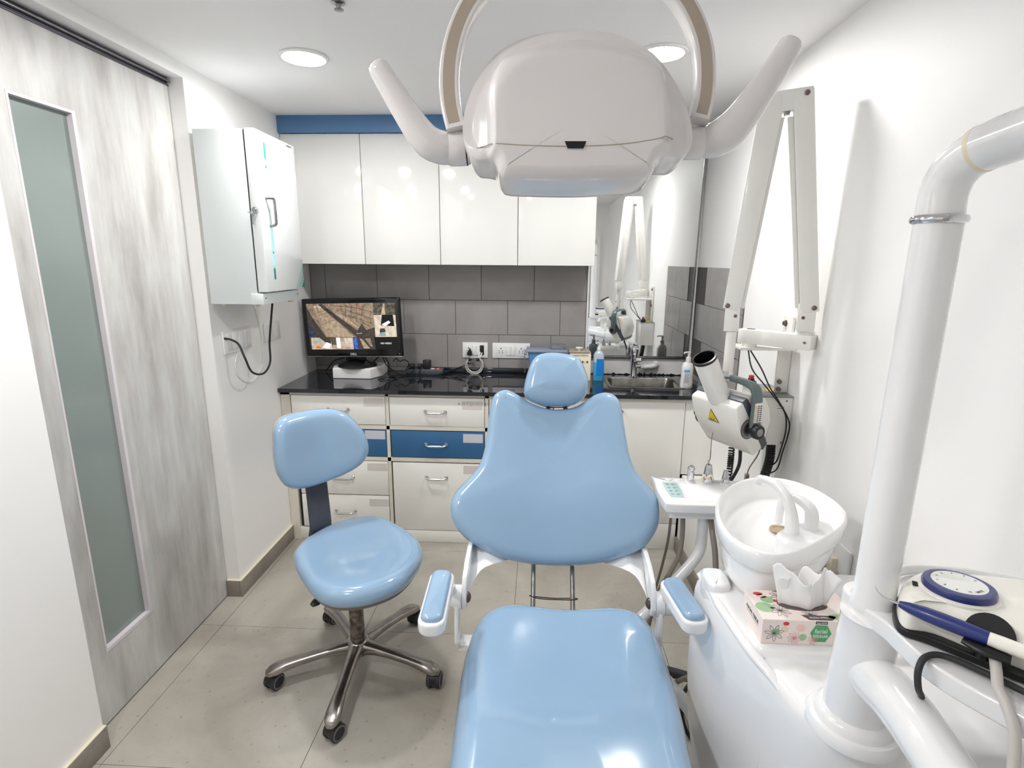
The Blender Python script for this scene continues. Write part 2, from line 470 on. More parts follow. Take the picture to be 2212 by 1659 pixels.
t = thing('sprinkler', 'small grey sprinkler head on the ceiling at the top of the picture', 'sprinkler', (.747, 1.681, H))
MB().lathe([(.018, 0), (.018, -.003), (.008, -.006), (.006, -.016), (.013, -.018), (.013, -.020), (0.001, -.021)], (.747, 1.681, H)).build('sprinkler_head', 'steel', t)
# ================================================================ wall cupboards
UF = 2.8855
t = thing('wall_cupboard', 'gloss white wall cupboard with four doors under the blue fascia', 'cupboard', (.8, UF, 1.4595))
MB().box((.003, UF + .018, 1.4625), (1.597, 3.134, 2.096)).build('carcass', 'cab', t)
for a, b in ((.003, .4065), (.4085, .8027), (.8045, 1.203), (1.205, 1.5992)):
    MB().box((a + .0008, UF, 1.4595), (b - .0008, UF + .017, 2.095), .0012).build('door', 'laminate', t)

# ================================================================ base cabinet
YK = 2.6555
t = thing('base_cabinet', 'cream base cabinet with white and blue drawers under the black worktop', 'cabinet', (1.0, YK, 0))
mb = MB()
mb.box((.002, YK, 0), (.05, YK + .02, .822)).box((.002, YK, .806), (1.075, YK + .02, .822)).box((.545, YK, .068), (.562, YK + .02, .82))
mb.box((1.054, YK, .068), (1.072, YK + .02, .82)).box((.05, YK, .630), (1.07, YK + .02, .650)).box((.05, YK, .458), (1.07, YK + .02, .478)).box((1.072, YK, .80), (2.055, YK + .02, .822))
mb.build('face_frame', 'frame', t)
MB().box((.004, YK + .02, .066), (1.66, 3.12, .818)).box((1.66, YK + .02, .066), (2.05, 3.12, .70)).box((1.66, YK + .02, .70), (2.05, YK + .05, .818)).build('carcass', 'dark', t)
MB().box((.038, YK + .001, .001), (2.052, YK + .018, .066), .001).build('plinth', 'cab', t)
MB().box((1.73, YK + .0005, .001), (2.052, YK + .017, .145), .001).build('plinth_board', 'cab', t)
def handle(x, z, par, y=YK):
    mb = MB(); w = .052
    mb.tube([(x - w, y, z + .004), (x - w, y - .014, z + .003), (x - w + .012, y - .024, z), (x - w + .022, y - .026, z), (x + w - .022, y - .026, z), (x + w - .012, y - .024, z), (x + w, y - .014, z + .003), (x + w, y, z + .004)], .0043, 10, 5)
    mb.cyl((x - .026, y - .026, z), (x + .026, y - .026, z), .0056)
    mb.lathe([(.0085, 0), (.0085, -.002), (.006, -.004)], (x - w, y, z + .004), (0, 1, 0), 16).lathe([(.0085, 0), (.0085, -.002), (.006, -.004)], (x + w, y, z + .004), (0, 1, 0), 16)
    return mb.build('handle', 'chrome', par)
def drawer(x0, z0, x1, z1, m, hx=None, hz=None, st=None, sm='sticker', nm='drawer'):
    d = MB().box((x0 + .002, YK + .0015, z0 + .002), (x1 - .002, YK + .02, z1 - .002), .001).build(nm, m, t)
    if hx: handle(hx, hz, d, YK + .0015)
    if st: MB().box((st[0], YK + .0007, st[1]), (st[2], YK + .002, st[3])).build('label_paper', sm, d)
    return d
drawer(.052, .652, .544, .805, 'cab', .298, .728, (.433, .752, .536, .796))
d1 = drawer(.563, .650, 1.053, .804, 'cab', .800, .726, (.938, .744, 1.041, .788))
text('lettering', 'R N T D I K T E', .022, (.99, YK + .0004, .772), (1, 0, 0), (0, 0, 1), mat('faint_pencil', (176, 172, 170), .6), d1)
drawer(.052, .480, .545, .628, 'bluelam', .298, .553, (.431, .576, .536, .622), 'paper')
drawer(.565, .479, 1.053, .627, 'bluelam', .800, .551, (.941, .567, 1.043, .614), 'paper')
drawer(.068, .263, .545, .456, 'cab', .303, .357, (.434, .402, .539, .442))
drawer(.068, .072, .543, .261, 'cab', .303, .164, (.436, .201, .540, .241))
drawer(.567, .068, 1.053, .453, 'cab', .798, .370, (.941, .397, 1.045, .442), nm='deep_drawer')
drawer(1.074, .650, 1.40, .803, 'cab', 1.24, .726)
drawer(1.074, .479, 1.40, .627, 'bluelam', 1.24, .551)
drawer(1.074, .068, 1.40, .457, 'cab', 1.24, .370, nm='deep_drawer')
d = drawer(1.402, .147, 1.722, .800, 'cab', nm='door')
d = drawer(1.724, .147, 2.055, .803, 'cab', nm='door')
MB().cyl((1.738, YK, .757), (1.738, YK - .024, .757), .004).cyl((1.738, YK - .018, .757), (1.738, YK - .030, .757), .008).build('handle', 'chrome', d)
# filler panel between cabinet and right wall, above the ledge
t = tag(MB().box((2.0562, YK + .002, .424), (W - .002, YK + .018, .820), .001).build('filler_panel', 'cab', base=(2.1, YK, .424)), 'plain white filler panel beside the base cabinet above the boxed ledge', 'panel')

# ================================================================ worktop with sink cut-out
sx0, sx1, sy0, sy1 = 1.70, 2.075, 2.79, 3.045
outer = [(0.001, 2.633), (2.190, 2.633), (2.190, 3.131), (0.001, 3.131)]
mb = MB(); z0, z1 = .822, .842
mb.box((.001, 2.633, z0), (sx0, 3.131, z1), 0).box((sx1, 2.633, z0), (2.190, 3.131, z1), 0).box((sx0, 2.633, z0), (sx1, sy0, z1), 0).box((sx0, sy1, z0), (sx1, 3.131, z1), 0)
mb.box((.7, 3.108, .842), (1.60, 3.131, .872), .004)
tag(mb.build('worktop', 'granite', base=(1.1, 2.88, .822)), 'polished black granite worktop running along the back wall', 'worktop')
# sink
t = thing('sink', 'rectangular stainless steel sink set into the black worktop', 'sink', ((sx0 + sx1) / 2, (sy0 + sy1) / 2, .842))
def ring_rr(x0, y0, x1, y1, r, z): return [(p[0], p[1], z) for p in rrect(x0, y0, x1, y1, r, 6)]
mb = MB()
rr = [ring_rr(sx0 - .012, sy0 - .012, sx1 + .012, sy1 + .012, .03, .8425), ring_rr(sx0 - .012, sy0 - .012, sx1 + .012, sy1 + .012, .03, .8445), ring_rr(sx0 + .004, sy0 + .004, sx1 - .004, sy1 - .004, .035, .8445),
      ring_rr(sx0 + .008, sy0 + .008, sx1 - .008, sy1 - .008, .04, .838), ring_rr(sx0 + .014, sy0 + .014, sx1 - .014, sy1 - .014, .045, .74), ring_rr(sx0 + .03, sy0 + .03, sx1 - .03, sy1 - .03, .045, .722)]
mb.rings(rr, False, True)
mb.build('basin', mat('worn_steel', (150, 148, 142), .26, metal=1, vary=.2, scale=25), t)
MB().lathe([(.03, 0), (.03, .002), (.02, .003)], (1.89, 2.92, .7225)).build('drain', 'chrome', t)
# tap
t = thing('tap', 'chrome single-lever tap standing behind the sink', 'tap', (1.862, 3.066, .842))
MB().lathe([(.029, 0), (.029, .004), (.021, .010), (.0185, .02), (.0185, .125), (.021, .130), (.021, .136)], (1.862, 3.066, .842)).build('tap_body', 'chrome', t)
MB().box((-.016, -.11, -.011), (.016, 0, .011), .006, 3, Matrix.Rotation(math.radians(-14), 3, 'X'), (1.868, 3.008, .948)).box((1.856, 2.955, .915), (1.882, 2.985, .935), .005).build('spout', 'chrome', t)
MB().lathe([(.020, .136), (.021, .142), (.021, .170), (.017, .176)], (1.862, 3.066, .842)).box((1.852, 2.99, 1.010), (1.872, 3.06, 1.017), .003).build('lever', 'chrome', t)
# mirror
t = thing('mirror', 'tall frameless wall mirror above the sink', 'mirror', (1.88, 3.12, .95))
MB().prism([(1.600, .955), (2.166, .955), (2.180, 2.06), (1.600, 2.06)], (0, 3.127, 0), (1, 0, 0), (0, 0, 1), .006).build('mirror_glass', 'mirror', t)
MB().box((1.585, 3.118, .94), (2.172, 3.13, .953), .001).build('bottom_channel', 'steel', t)
MB().box((1.588, 3.116, .94), (1.599, 3.131, 2.06), .001).build('side_edge', 'wplas', t)
MB().prism([(2.166, .95), (2.170, .95), (2.184, 2.06), (2.180, 2.06)], (0, 3.128, 0), (1, 0, 0), (0, 0, 1), .011).build('side_edge', 'steel', t)
for x, z in ((2.092, 2.045), (1.66, 2.045)): MB().lathe([(.008, 0), (.008, -.006), (.003, -.009)], (x, 3.12, z), (0, 1, 0), 20).build('mirror_screw', 'chrome', t)
struct(MB().box((1.60, 3.134, .842), (2.191, YB, .945)).build('trim_12', mat('grey_white_painted_strip', (228, 226, 226), .5, vary=.05, scale=12)))
# torn black sealant along that strip
mb = MB(); pts = []; x = 1.60
top = []
while x < 2.16:
    top.append((x, .845 + random.choice((.001, .003, .006, .004, .001, .009)) * (1.6 if 1.83 < x < 1.98 else 1))); x += .006
mb.prism([(1.60, .842)] + top + [(2.16, .842)], (0, 3.1335, 0), (1, 0, 0), (0, 0, 1), .002)
tag(mb.build('sealant_strip', 'blk', base=(1.88, 3.133, .842)), 'ragged black sealant along the wall behind the tap', 'sealant')
# waste elbow from the wall
t = thing('pipe_elbow', 'white plastic pipe elbow coming out of the wall beside the tap', 'pipe', (1.96, 3.13, .90))
MB().tube([(1.895, 3.10, .893), (1.93, 3.10, .896), (1.965, 3.10, .900), (1.990, 3.108, .904), (1.998, 3.132, .906)], [.012, .013, .014, .015, .015], 16, 5).lathe([(.019, 0), (.019, -.006), (.014, -.008)], (1.998, 3.134, .906), (0, 1, 0)).build('elbow', 'wplas', t)
MB().tube([(1.925, 3.10, .895), (1.938, 3.10, .897)], .0155, 16, 1).tube([(1.958, 3.10, .899), (1.968, 3.10, .900)], .0165, 16, 1).build('collar', 'wplas', t)

# ================================================================ wall sterilizer cabinet
t = thing('wall_sterilizer', 'white metal UV steriliser cabinet hung on the left wall', 'steriliser', (.02, 2.3, 1.306))
MB().box((.018, 2.12, 1.306), (.2105, 2.462, 1.952), .003).build('body', 'cool', t)
MB().box((.2105, 2.1225, 1.357), (.2145, 2.459, 1.950)).build('door_gap_shade', 'dark', t)  # dark box: paints the shade in the gap between body and door
MB().box((.001, 2.15, 1.34), (.018, 2.44, 1.94)).build('wall_bracket', 'frame', t)
d = MB().box((.2145, 2.12, 1.354), (.254, 2.463, 1.955), .004).build('door', mat('cool_white_door', (226, 230, 231), .2, coat=.3, vary=.01), t)
MB().tube([(.254, 2.168, 1.712), (.268, 2.172, 1.713), (.277, 2.180, 1.711), (.280, 2.183, 1.700), (.280, 2.185, 1.63), (.277, 2.185, 1.616), (.268, 2.185, 1.611), (.254, 2.185, 1.611)], .0055, 12, 5).build('handle', 'steel', d)
MB().prism([(-.2, 0)] and [(p[0], p[1]) for p in rrect(2.181, 1.40, 2.198, 1.92, .0085)], (.2541, 0, 0), (0, 1, 0), (0, 0, 1), .0006).build('window', mat('white_window', (196, 214, 216), .1, coat=.5), d)
uv = mat('uv_glow', (120, 200, 255), .4, emit=.32)
MB().box((.2547, 2.1835, 1.455), (.2553, 2.1955, 1.60), .0002).build('glowing_tube', uv, d)
MB().prism(rrect(2.182, 1.402, 2.197, 1.447, .007), (.2548, 0, 0), (0, 1, 0), (0, 0, 1), .0004).build('teal_patch', 'teal', d)
MB().prism(rrect(2.182, 1.856, 2.197, 1.918, .007), (.2548, 0, 0), (0, 1, 0), (0, 0, 1), .0004).build('teal_patch', 'teal', d)
for z in (1.822, 1.500): MB().prism([(2.184, z), (2.195, z + .004), (2.195, z + .012), (2.186, z + .013)], (.2554, 0, 0), (0, 1, 0), (0, 0, 1), .0003).build('teal_patch', 'teal', d)
stp = mat('dark_teal_print', (20, 110, 96), .4)
mb = MB()
for k, ww in enumerate((.002, .002, .003, .004)):
    a = 2.380 + k * .012
    mb.prism([(a, 1.360), (a + ww, 1.360), (2.461, 1.360 + (2.461 - a - ww) * 1.25), (2.461, 1.360 + (2.461 - a) * 1.25)], (.2543, 0, 0), (0, 1, 0), (0, 0, 1), .0004)
mb.prism([(2.435, 1.360), (2.461, 1.360), (2.461, 1.395)], (.2543, 0, 0), (0, 1, 0), (0, 0, 1), .0004)
mb.build('corner_stripes', stp, d)
text('lettering', 'confident', .013, (.2543, 2.405, 1.944), (0, 1, 0), (0, 0, 1), 'ink', d)
l = MB().cyl((.235, 2.12, 1.663), (.235, 2.108, 1.663), .0105).cyl((.235, 2.11, 1.663), (.235, 2.104, 1.663), .0075).build('lock', 'chrome', d)
mb = MB().tube([(.235 + .010 * math.cos(a * .7), 2.100 + .002 * math.sin(a), 1.652 + .010 * math.sin(a * .7)) for a in range(9)], .0008, 6, 2, closed=True)
mb.prism([(0, 0), (.006, .002), (.006, -.012), (.003, -.014), (.003, -.040), (.0, -.042), (-.002, -.014), (-.003, -.002)], (.232, 2.099, 1.650), (1, 0, 0), (.05, 0, 1), .0015)
mb.box((.215, 2.094, 1.651), (.229, 2.100, 1.655), .001)
mb.build('keys', 'chrome', l)
b = MB().box((.185, 2.118, 1.306), (.233, 2.448, 1.349), .001).build('base_strip', 'cool', t)
for y in (2.14, 2.43): MB().lathe([(.0035, 0), (.003, .001)], (.233, y, 1.330), (1, 0, 0), 12).build('screw', 'blk', b)
for y, xx in ((2.15, .19), (2.42, .205), (2.16, .05)): MB().lathe([(.013, 0), (.011, -.011)], (xx, y, 1.306), seg=18).build('foot', 'cream', t)
MB().lathe([(.010, 0), (.010, -.006), (.005, -.008)], (.150, 2.36, 1.306), seg=16).build('cable_gland', 'cream', t)
(MB().tube([(.150, 2.36, 1.300), (.140, 2.352, 1.22), (.125, 2.350, 1.12), (.118, 2.352, 1.03), (.110, 2.30, .990), (.098, 2.23, 1.010), (.085, 2.207, 1.075), (.06, 2.215, 1.13), (.03, 2.215, 1.150), (.006, 2.20, 1.158)], .0045, 10, 8).build('power_cord', 'rub', t))

def plate(name, x0, z0, x1, z1, y, label, parts, grp=None):
    t = thing(name, label, 'socket', ((x0 + x1) / 2, y, (z0 + z1) / 2), 'white plates on the walls')
    MB().box((x0, y - .008, z0), (x1, y, z1), .0025).build('cover_plate', 'wplas', t)
    for kind, a, b in parts:
        if kind == 'socket':
            s_ = MB().box((a, y - .0095, z0 + .014), (b, y - .007, z1 - .014), .0008).build('outlet', 'wplas', t)
            mb = MB(); cx, cz = (a + b) / 2, (z0 + z1) / 2
            mb.cyl((cx, y - .0100, cz + .013), (cx, y - .0094, cz + .013), .0036, seg=14)
            for dx in (-.0095, .0095): mb.cyl((cx + dx, y - .0100, cz - .002), (cx + dx, y - .0094, cz - .002), .0026, seg=12).cyl((cx + dx, y - .0100, cz - .013), (cx + dx, y - .0094, cz - .013), .0026, seg=12)
            mb.build('pin_holes', 'blk', s_)
        elif kind == 'switch':
            MB().box((a, y - .0125, z0 + .016), (b, y - .007, z1 - .016), .0015).build('rocker_switch', 'wplas', t)
        elif kind == 'slot':
            MB().box((a, y - .0095, z0 + .016), (b, y - .007, z1 - .016), .0005).build('dark_switch', 'blk', t)
    return t
YT = 3.132
plate('socket_plate', .879, .929, 1.026, 1.019, YT, 'white socket plate with a black plug and coiled cable hanging from it', [('socket', .893, .935), ('switch', .940, .958), ('switch', .959, .977), ('slot', .980, 1.004)])
plate('socket_plate', 1.053, .929, 1.271, 1.018, YT, 'wide white socket plate with five-hole outlet, behind the blue box', [('socket', 1.075, 1.130), ('switch', 1.135, 1.159), ('switch', 1.161, 1.185), ('socket', 1.195, 1.245)])
# plates on the left wall
def lplate(y0, z0, y1, z1, label, parts):
    t = thing('socket_plate', label, 'socket', (0, (y0 + y1) / 2, (z0 + z1) / 2), 'white plates on the walls')
    MB().box((.001, y0, z0), (.009, y1, z1), .0025).build('cover_plate', 'wplas', t)
    for a, b in parts: MB().box((.008, a, z0 + .012), (.0108, b, z1 - .012), .001).build('rocker_switch', 'wplas', t)
lplate(2.195, 1.088, 2.415, 1.186, 'long white socket plate on the left wall where the dark cord ends', [(2.215, 2.255), (2.257, 2.297), (2.31, 2.35), (2.352, 2.39)])
lplate(2.545, 1.090, 2.700, 1.180, 'small white switch plate on the left wall below the steriliser', [(2.56, 2.59), (2.592, 2.622), (2.63, 2.685)])
tag(MB().tube([(.0035, 2.47, 1.29), (.0035, 2.50, 1.20), (.0035, 2.52, 1.10), (.0035, 2.50, .99), (.0035, 2.40, .93), (.0035, 2.30, .965), (.0035, 2.27, 1.03), (.0035, 2.30, 1.085)], .0025, 8, 6).build('thin_white_cord', 'wplas', base=(.003, 2.4, 1)), 'thin white cord hanging in a loop against the left wall', 'cord')
# ================================================================ operator stool
def slab_frame(o, ux, uy):
    o = Vector(o); ux = Vector(ux).normalized(); uy = Vector(uy).normalized(); uz = ux.cross(uy)
    return lambda x, y, z: o + ux * x + uy * y + uz * z
HX, HY = .672, 1.726
t = thing('operator_stool', 'pale blue operator stool with backrest on a five-star aluminium base', 'stool', (HX, HY, 0))
seat_o = [(.485, 1.675), (.452, 1.745), (.462, 1.84), (.520, 1.95), (.61, 2.008), (.70, 2.012), (.80, 1.94), (.875, 1.86), (.912, 1.775), (.915, 1.68), (.878, 1.565), (.79, 1.492), (.69, 1.478), (.612, 1.52), (.54, 1.60)]
cx, cy = .69, 1.745
fn = lambda x, y, z: Vector((x, y, .408 + z))
def dsh(x, y):
    dx, dy = x - cx, y - cy
    r2 = (dx * dx + dy * dy) / .034
    return -.022 * math.exp(-r2)
MB().pillow(seat_o, .074, .042, .030, fn, crown=.004, dish=dsh, n=14).build('seat', 'vinyl', t, angle=60)
MB().pillow([(cx + (x - cx) * .93, cy + (y - cy) * .93) for x, y in seat_o], .018, .004, .010, lambda x, y, z: Vector((x, y, .396 + z)), n=3).build('seat_pan', mat('taupe_pan', (120, 112, 104), .5), t, angle=60)
o = Vector((.50, 1.90, .80)); ux, uy = (.69, .72, 0), (-.07, .07, 1)
bk = [(-0.162, 0.044), (-0.15, 0.101), (-0.115, 0.133), (-0.045, 0.138), (0.041, 0.135), (0.104, 0.117), (0.147, 0.075), (0.178, 0.015), (0.186, -0.05), (0.157, -0.103), (0.094, -0.134), (0.008, -0.148), (-0.063, -0.147), (-0.125, -0.124), (-0.156, -0.076), (-0.166, -0.02)]
f0 = slab_frame(o, ux, uy)
fb = lambda x, y, z: f0(x, y, z - .030 + 1.2 * x * x - .4 * y * y)
MB().pillow(bk, .052, .032, .018, fb, crown=.002, dish=lambda x, y: -.010 * math.exp(-(x * x + y * y) / .008), n=12).build('backrest', 'vinyl', t, angle=60)
MB().pillow([(x * .985, y * .985) for x, y in bk], .016, .003, .010, lambda x, y, z: f0(x, y, z - .040 + 1.2 * x * x - .4 * y * y), n=5).build('back_shell', mat('putty_shell', (176, 168, 156), .5), t, angle=60)
# strut: flat bent bar with rounded profile
e1 = Vector(ux).normalized(); nrm = Vector(ux).normalized().cross(Vector(uy).normalized())
ctr = [(o + e1 * .002 - nrm * .052 + Vector((0, 0, .06))), (o + e1 * .004 - nrm * .055 + Vector((0, 0, -.10))), o + e1 * .006 - nrm * .050 + Vector((0, 0, -.20)), o + e1 * .0 - nrm * .030 + Vector((0, 0, -.26)), o + e1 * -.006 - nrm * .012 + Vector((0, 0, -.32)), o + e1 * -.010 - nrm * .018 + Vector((0, 0, -.365)), o + e1 * -.008 + nrm * .03 + Vector((0, 0, -.405)), o + e1 * -.004 + nrm * .16 + Vector((0, 0, -.418))]
P = catmull(ctr, 8)
rr = []
for i, p in enumerate(P):
    d = (P[min(i + 1, len(P) - 1)] - P[max(i - 1, 0)]).normalized(); n2 = d.cross(e1).normalized()
    q = rrect(-.0425, -.012, .0425, .012, .010, 3)
    rr.append([p + e1 * a + n2 * b for a, b in q])
MB().rings(rr).build('back_strut', 'greyp', t, angle=50)
MB().lathe([(.026, .098), (.026, .30), (.019, .302), (.019, .40)], (HX, HY, 0), seg=32).build('gas_column', mat('worn_column_steel', (150, 140, 132), .35, metal=.85, vary=.35, scale=60), t)
MB().box((HX - .07, HY - .06, .375), (HX + .07, HY + .06, .398), .006).build('mechanism', 'greyp', t)
MB().tube([(HX - .01, HY - .04, .384), (.61, 1.60, .378), (.594, 1.566, .374)], .006, 10, 4).tube([(.606, 1.590, .376), (.596, 1.572, .373), (.588, 1.558, .371)], [.012, .017, .010], 14, 5, flat=.6).build('lever', 'blk', t)
wheels = [(.403, 1.604), (.691, 1.409), (.968, 1.642), (.472, 1.965), (.822, 1.985)]
for (wx, wy) in wheels:
    d = Vector((wx - HX, wy - HY, 0)); L_ = d.length; d.normalize(); s_ = Vector((-d.y, d.x, 0))
    rr = []
    for (tt, hw, zt, zb) in ((0, .030, .120, .066), (.12, .027, .118, .070), (.25, .022, .114, .078), (.45, .0195, .108, .080), (.70, .020, .102, .074), (.85, .023, .099, .066), (.95, .0255, .093, .058), (1.02, .023, .084, .057), (1.07, .013, .074, .060)):
        c = Vector((HX, HY, 0)) + d * (L_ * tt)
        h = (zt - zb) / 2; zc = (zt + zb) / 2; q = []
        for k in range(16):
            a = 2 * math.pi * k / 16; ca, sa = math.cos(a), math.sin(a)
            q.append(c + s_ * hw * (abs(ca) ** .7) * (1 if ca >= 0 else -1) + Vector((0, 0, zc + h * (abs(sa) ** .7) * (1 if sa >= 0 else -1))))
        rr.append(q)
    MB().rings(rr).build('base_arm', 'alu', t, angle=60)
MB().lathe([(.020, .066), (.042, .070), (.046, .085), (.043, .112), (.034, .122), (.026, .124)], (HX, HY, 0), seg=36).build('hub', 'alu', t, angle=50)
def caster(wx, wy, rot):
    c = bpy.data.objects.new('caster', None); COL.objects.link(c); c.parent = t; c.location = (wx - HX, wy - HY, 0)
    a = Vector((math.cos(rot), math.sin(rot), 0))       # wheel axle
    f = Vector((-a.y, a.x, 0))
    ce = Vector((wx, wy, .029)) + f * .006
    mb = MB().cyl((wx, wy, .045), (wx, wy, .072), .007)
    mb.lathe([(.012, -.020), (.026, -.019), (.0275, -.010), (.0275, .010), (.026, .019), (.012, .020)], ce + Vector((0, 0, .004)), a, 28)
    mb.build('caster_hood', 'blk', c)
    for sgn in (-1, 1):
        wb = MB().lathe([(.010, .009 * sgn), (.0285, .009 * sgn), (.0288, .014 * sgn), (.0285, .021 * sgn), (.0235, .0245 * sgn), (.020, .0235 * sgn), (.004, .0235 * sgn)], ce, a, 32).build('wheel', 'rub', c)
        MB().lathe([(.0245, .0226 * sgn), (.0245, .0250 * sgn), (.0205, .0250 * sgn), (.0205, .0226 * sgn)], ce, a, 32).build('wheel_ring', mat('grey_ring', (118, 116, 116), .5) if 'ring' not in K else K['ring'], wb)
K['ring'] = mat('grey_ring', (118, 116, 116), .5)
for (wx, wy), r_ in zip(wheels, (-.35, -.5, -.1, -.4, -.3)): caster(wx, wy, r_)

# ================================================================ dental chair
CX = 1.386
t = thing('dental_chair', 'pale blue reclined dental chair with white frame and two armrests', 'dental chair', (CX, 1.0, 0))
so = [(-0.215, -0.72), (-0.228, -0.45), (-0.232, -0.137), (-0.236, -0.065), (-0.241, 0.047), (-0.244, 0.149), (-0.24, 0.243), (-0.226, 0.325), (-0.185, 0.384), (-0.12, 0.408), (-0.045, 0.404), (0.034, 0.399), (0.128, 0.407), (0.194, 0.402), (0.240, 0.370), (0.263, 0.309), (0.268, 0.228), (0.269, 0.14), (0.263, 0.01), (0.252, -0.111), (.245, -.45), (.23, -.72)]
sf = lambda x, y, z: Vector((CX + x, 1.0 + y, .435 + z + (.05 * max(0, -(y - .05)) ** 1.2)))
def sd(x, y): return -.020 * math.exp(-((x / .15) ** 2)) * math.exp(-((y - .22) / .16) ** 2) + .012 * math.exp(-((y + .05) / .12) ** 2) - .008 * math.exp(-((x / .13) ** 2))
MB().pillow(so, .100, .055, .035, sf, crown=.006, dish=sd, n=16, sm=6).build('seat', 'vinyl', t, angle=60)
MB().pillow([(x * .90, y * .94) for x, y in so], .06, .004, .02, lambda x, y, z: sf(x, y, z - .055), n=3, sm=3).build('seat_shell', 'unit', t, angle=60)
c60, s60 = math.cos(math.radians(60)), math.sin(math.radians(60))
bf0 = slab_frame((CX - .001, 1.5, .5), (1, 0, 0), (0, c60, s60))
bo = [(-0.005, 0.067), (-0.103, 0.073), (-0.191, 0.092), (-0.273, 0.132), (-0.32, 0.18), (-0.337, 0.23), (-0.326, 0.275), (-0.291, 0.32), (-0.255, 0.367), (-0.238, 0.429), (-0.231, 0.508), (-0.226, 0.572), (-0.212, 0.613), (-0.177, 0.632), (-0.14, 0.62), (-0.1, 0.594), (-0.053, 0.576), (-0.003, 0.570), (0.056, 0.578), (0.096, 0.601), (0.127, 0.622), (0.162, 0.629), (0.194, 0.616), (0.212, 0.581), (0.222, 0.502), (0.233, 0.424), (0.253, 0.364), (0.286, 0.32), (0.313, 0.277), (0.318, 0.227), (0.304, 0.177), (0.263, 0.127), (0.184, 0.093), (0.098, 0.074)]
def bd(x, y):
    return -.020 * math.exp(-(x / .13) ** 2) * (1 / (1 + math.exp(-(y - .30) / .04))) - .006 * math.exp(-(x / .2) ** 2)
MB().pillow(bo, .074, .040, .030, lambda x, y, z: bf0(x, y, z - .037 + .35 * x * x), crown=.010, dish=bd, n=18, sm=4).build('backrest', 'vinyl', t, angle=60)
MB().pillow([(x * .9, .33 + (y - .33) * .9) for x, y in bo], .05, .004, .02, lambda x, y, z: bf0(x, y, z - .075 + .35 * x * x), n=4, sm=2).build('back_shell', 'unit', t, angle=60)
ho = [(-0.007, 0.764), (-0.062, 0.757), (-0.088, 0.733), (-0.104, 0.69), (-0.114, 0.64), (-0.110, 0.612), (-0.082, 0.590), (-0.037, 0.578), (0.002, 0.577), (0.052, 0.583), (0.088, 0.608), (0.102, 0.638), (0.101, 0.677), (0.086, 0.722), (0.062, 0.751)]
hd = MB().pillow(ho, .082, .042, .028, lambda x, y, z: bf0(x, y, z - .020), crown=.006, dish=lambda x, y: -.004 * math.exp(-(x / .06) ** 2), n=12).build('headrest', 'vinyl', t, angle=60)
MB().pillow([(x * .82 , .67 + (y - .67) * .97) for x, y in ho], .02, .003, .01, lambda x, y, z: bf0(x, y, z - .034), n=3, sm=3).build('headrest_plate', 'steel', hd, angle=60)
mb = MB()
for dx in (-.03, .03): mb.box((-.008, -.09, -.004), (.008, .09, .004), .002, 2, Matrix.Rotation(math.radians(60), 3, 'X'), bf0(dx, .60, -.045))
mb.build('headrest_bar', 'steel', t)
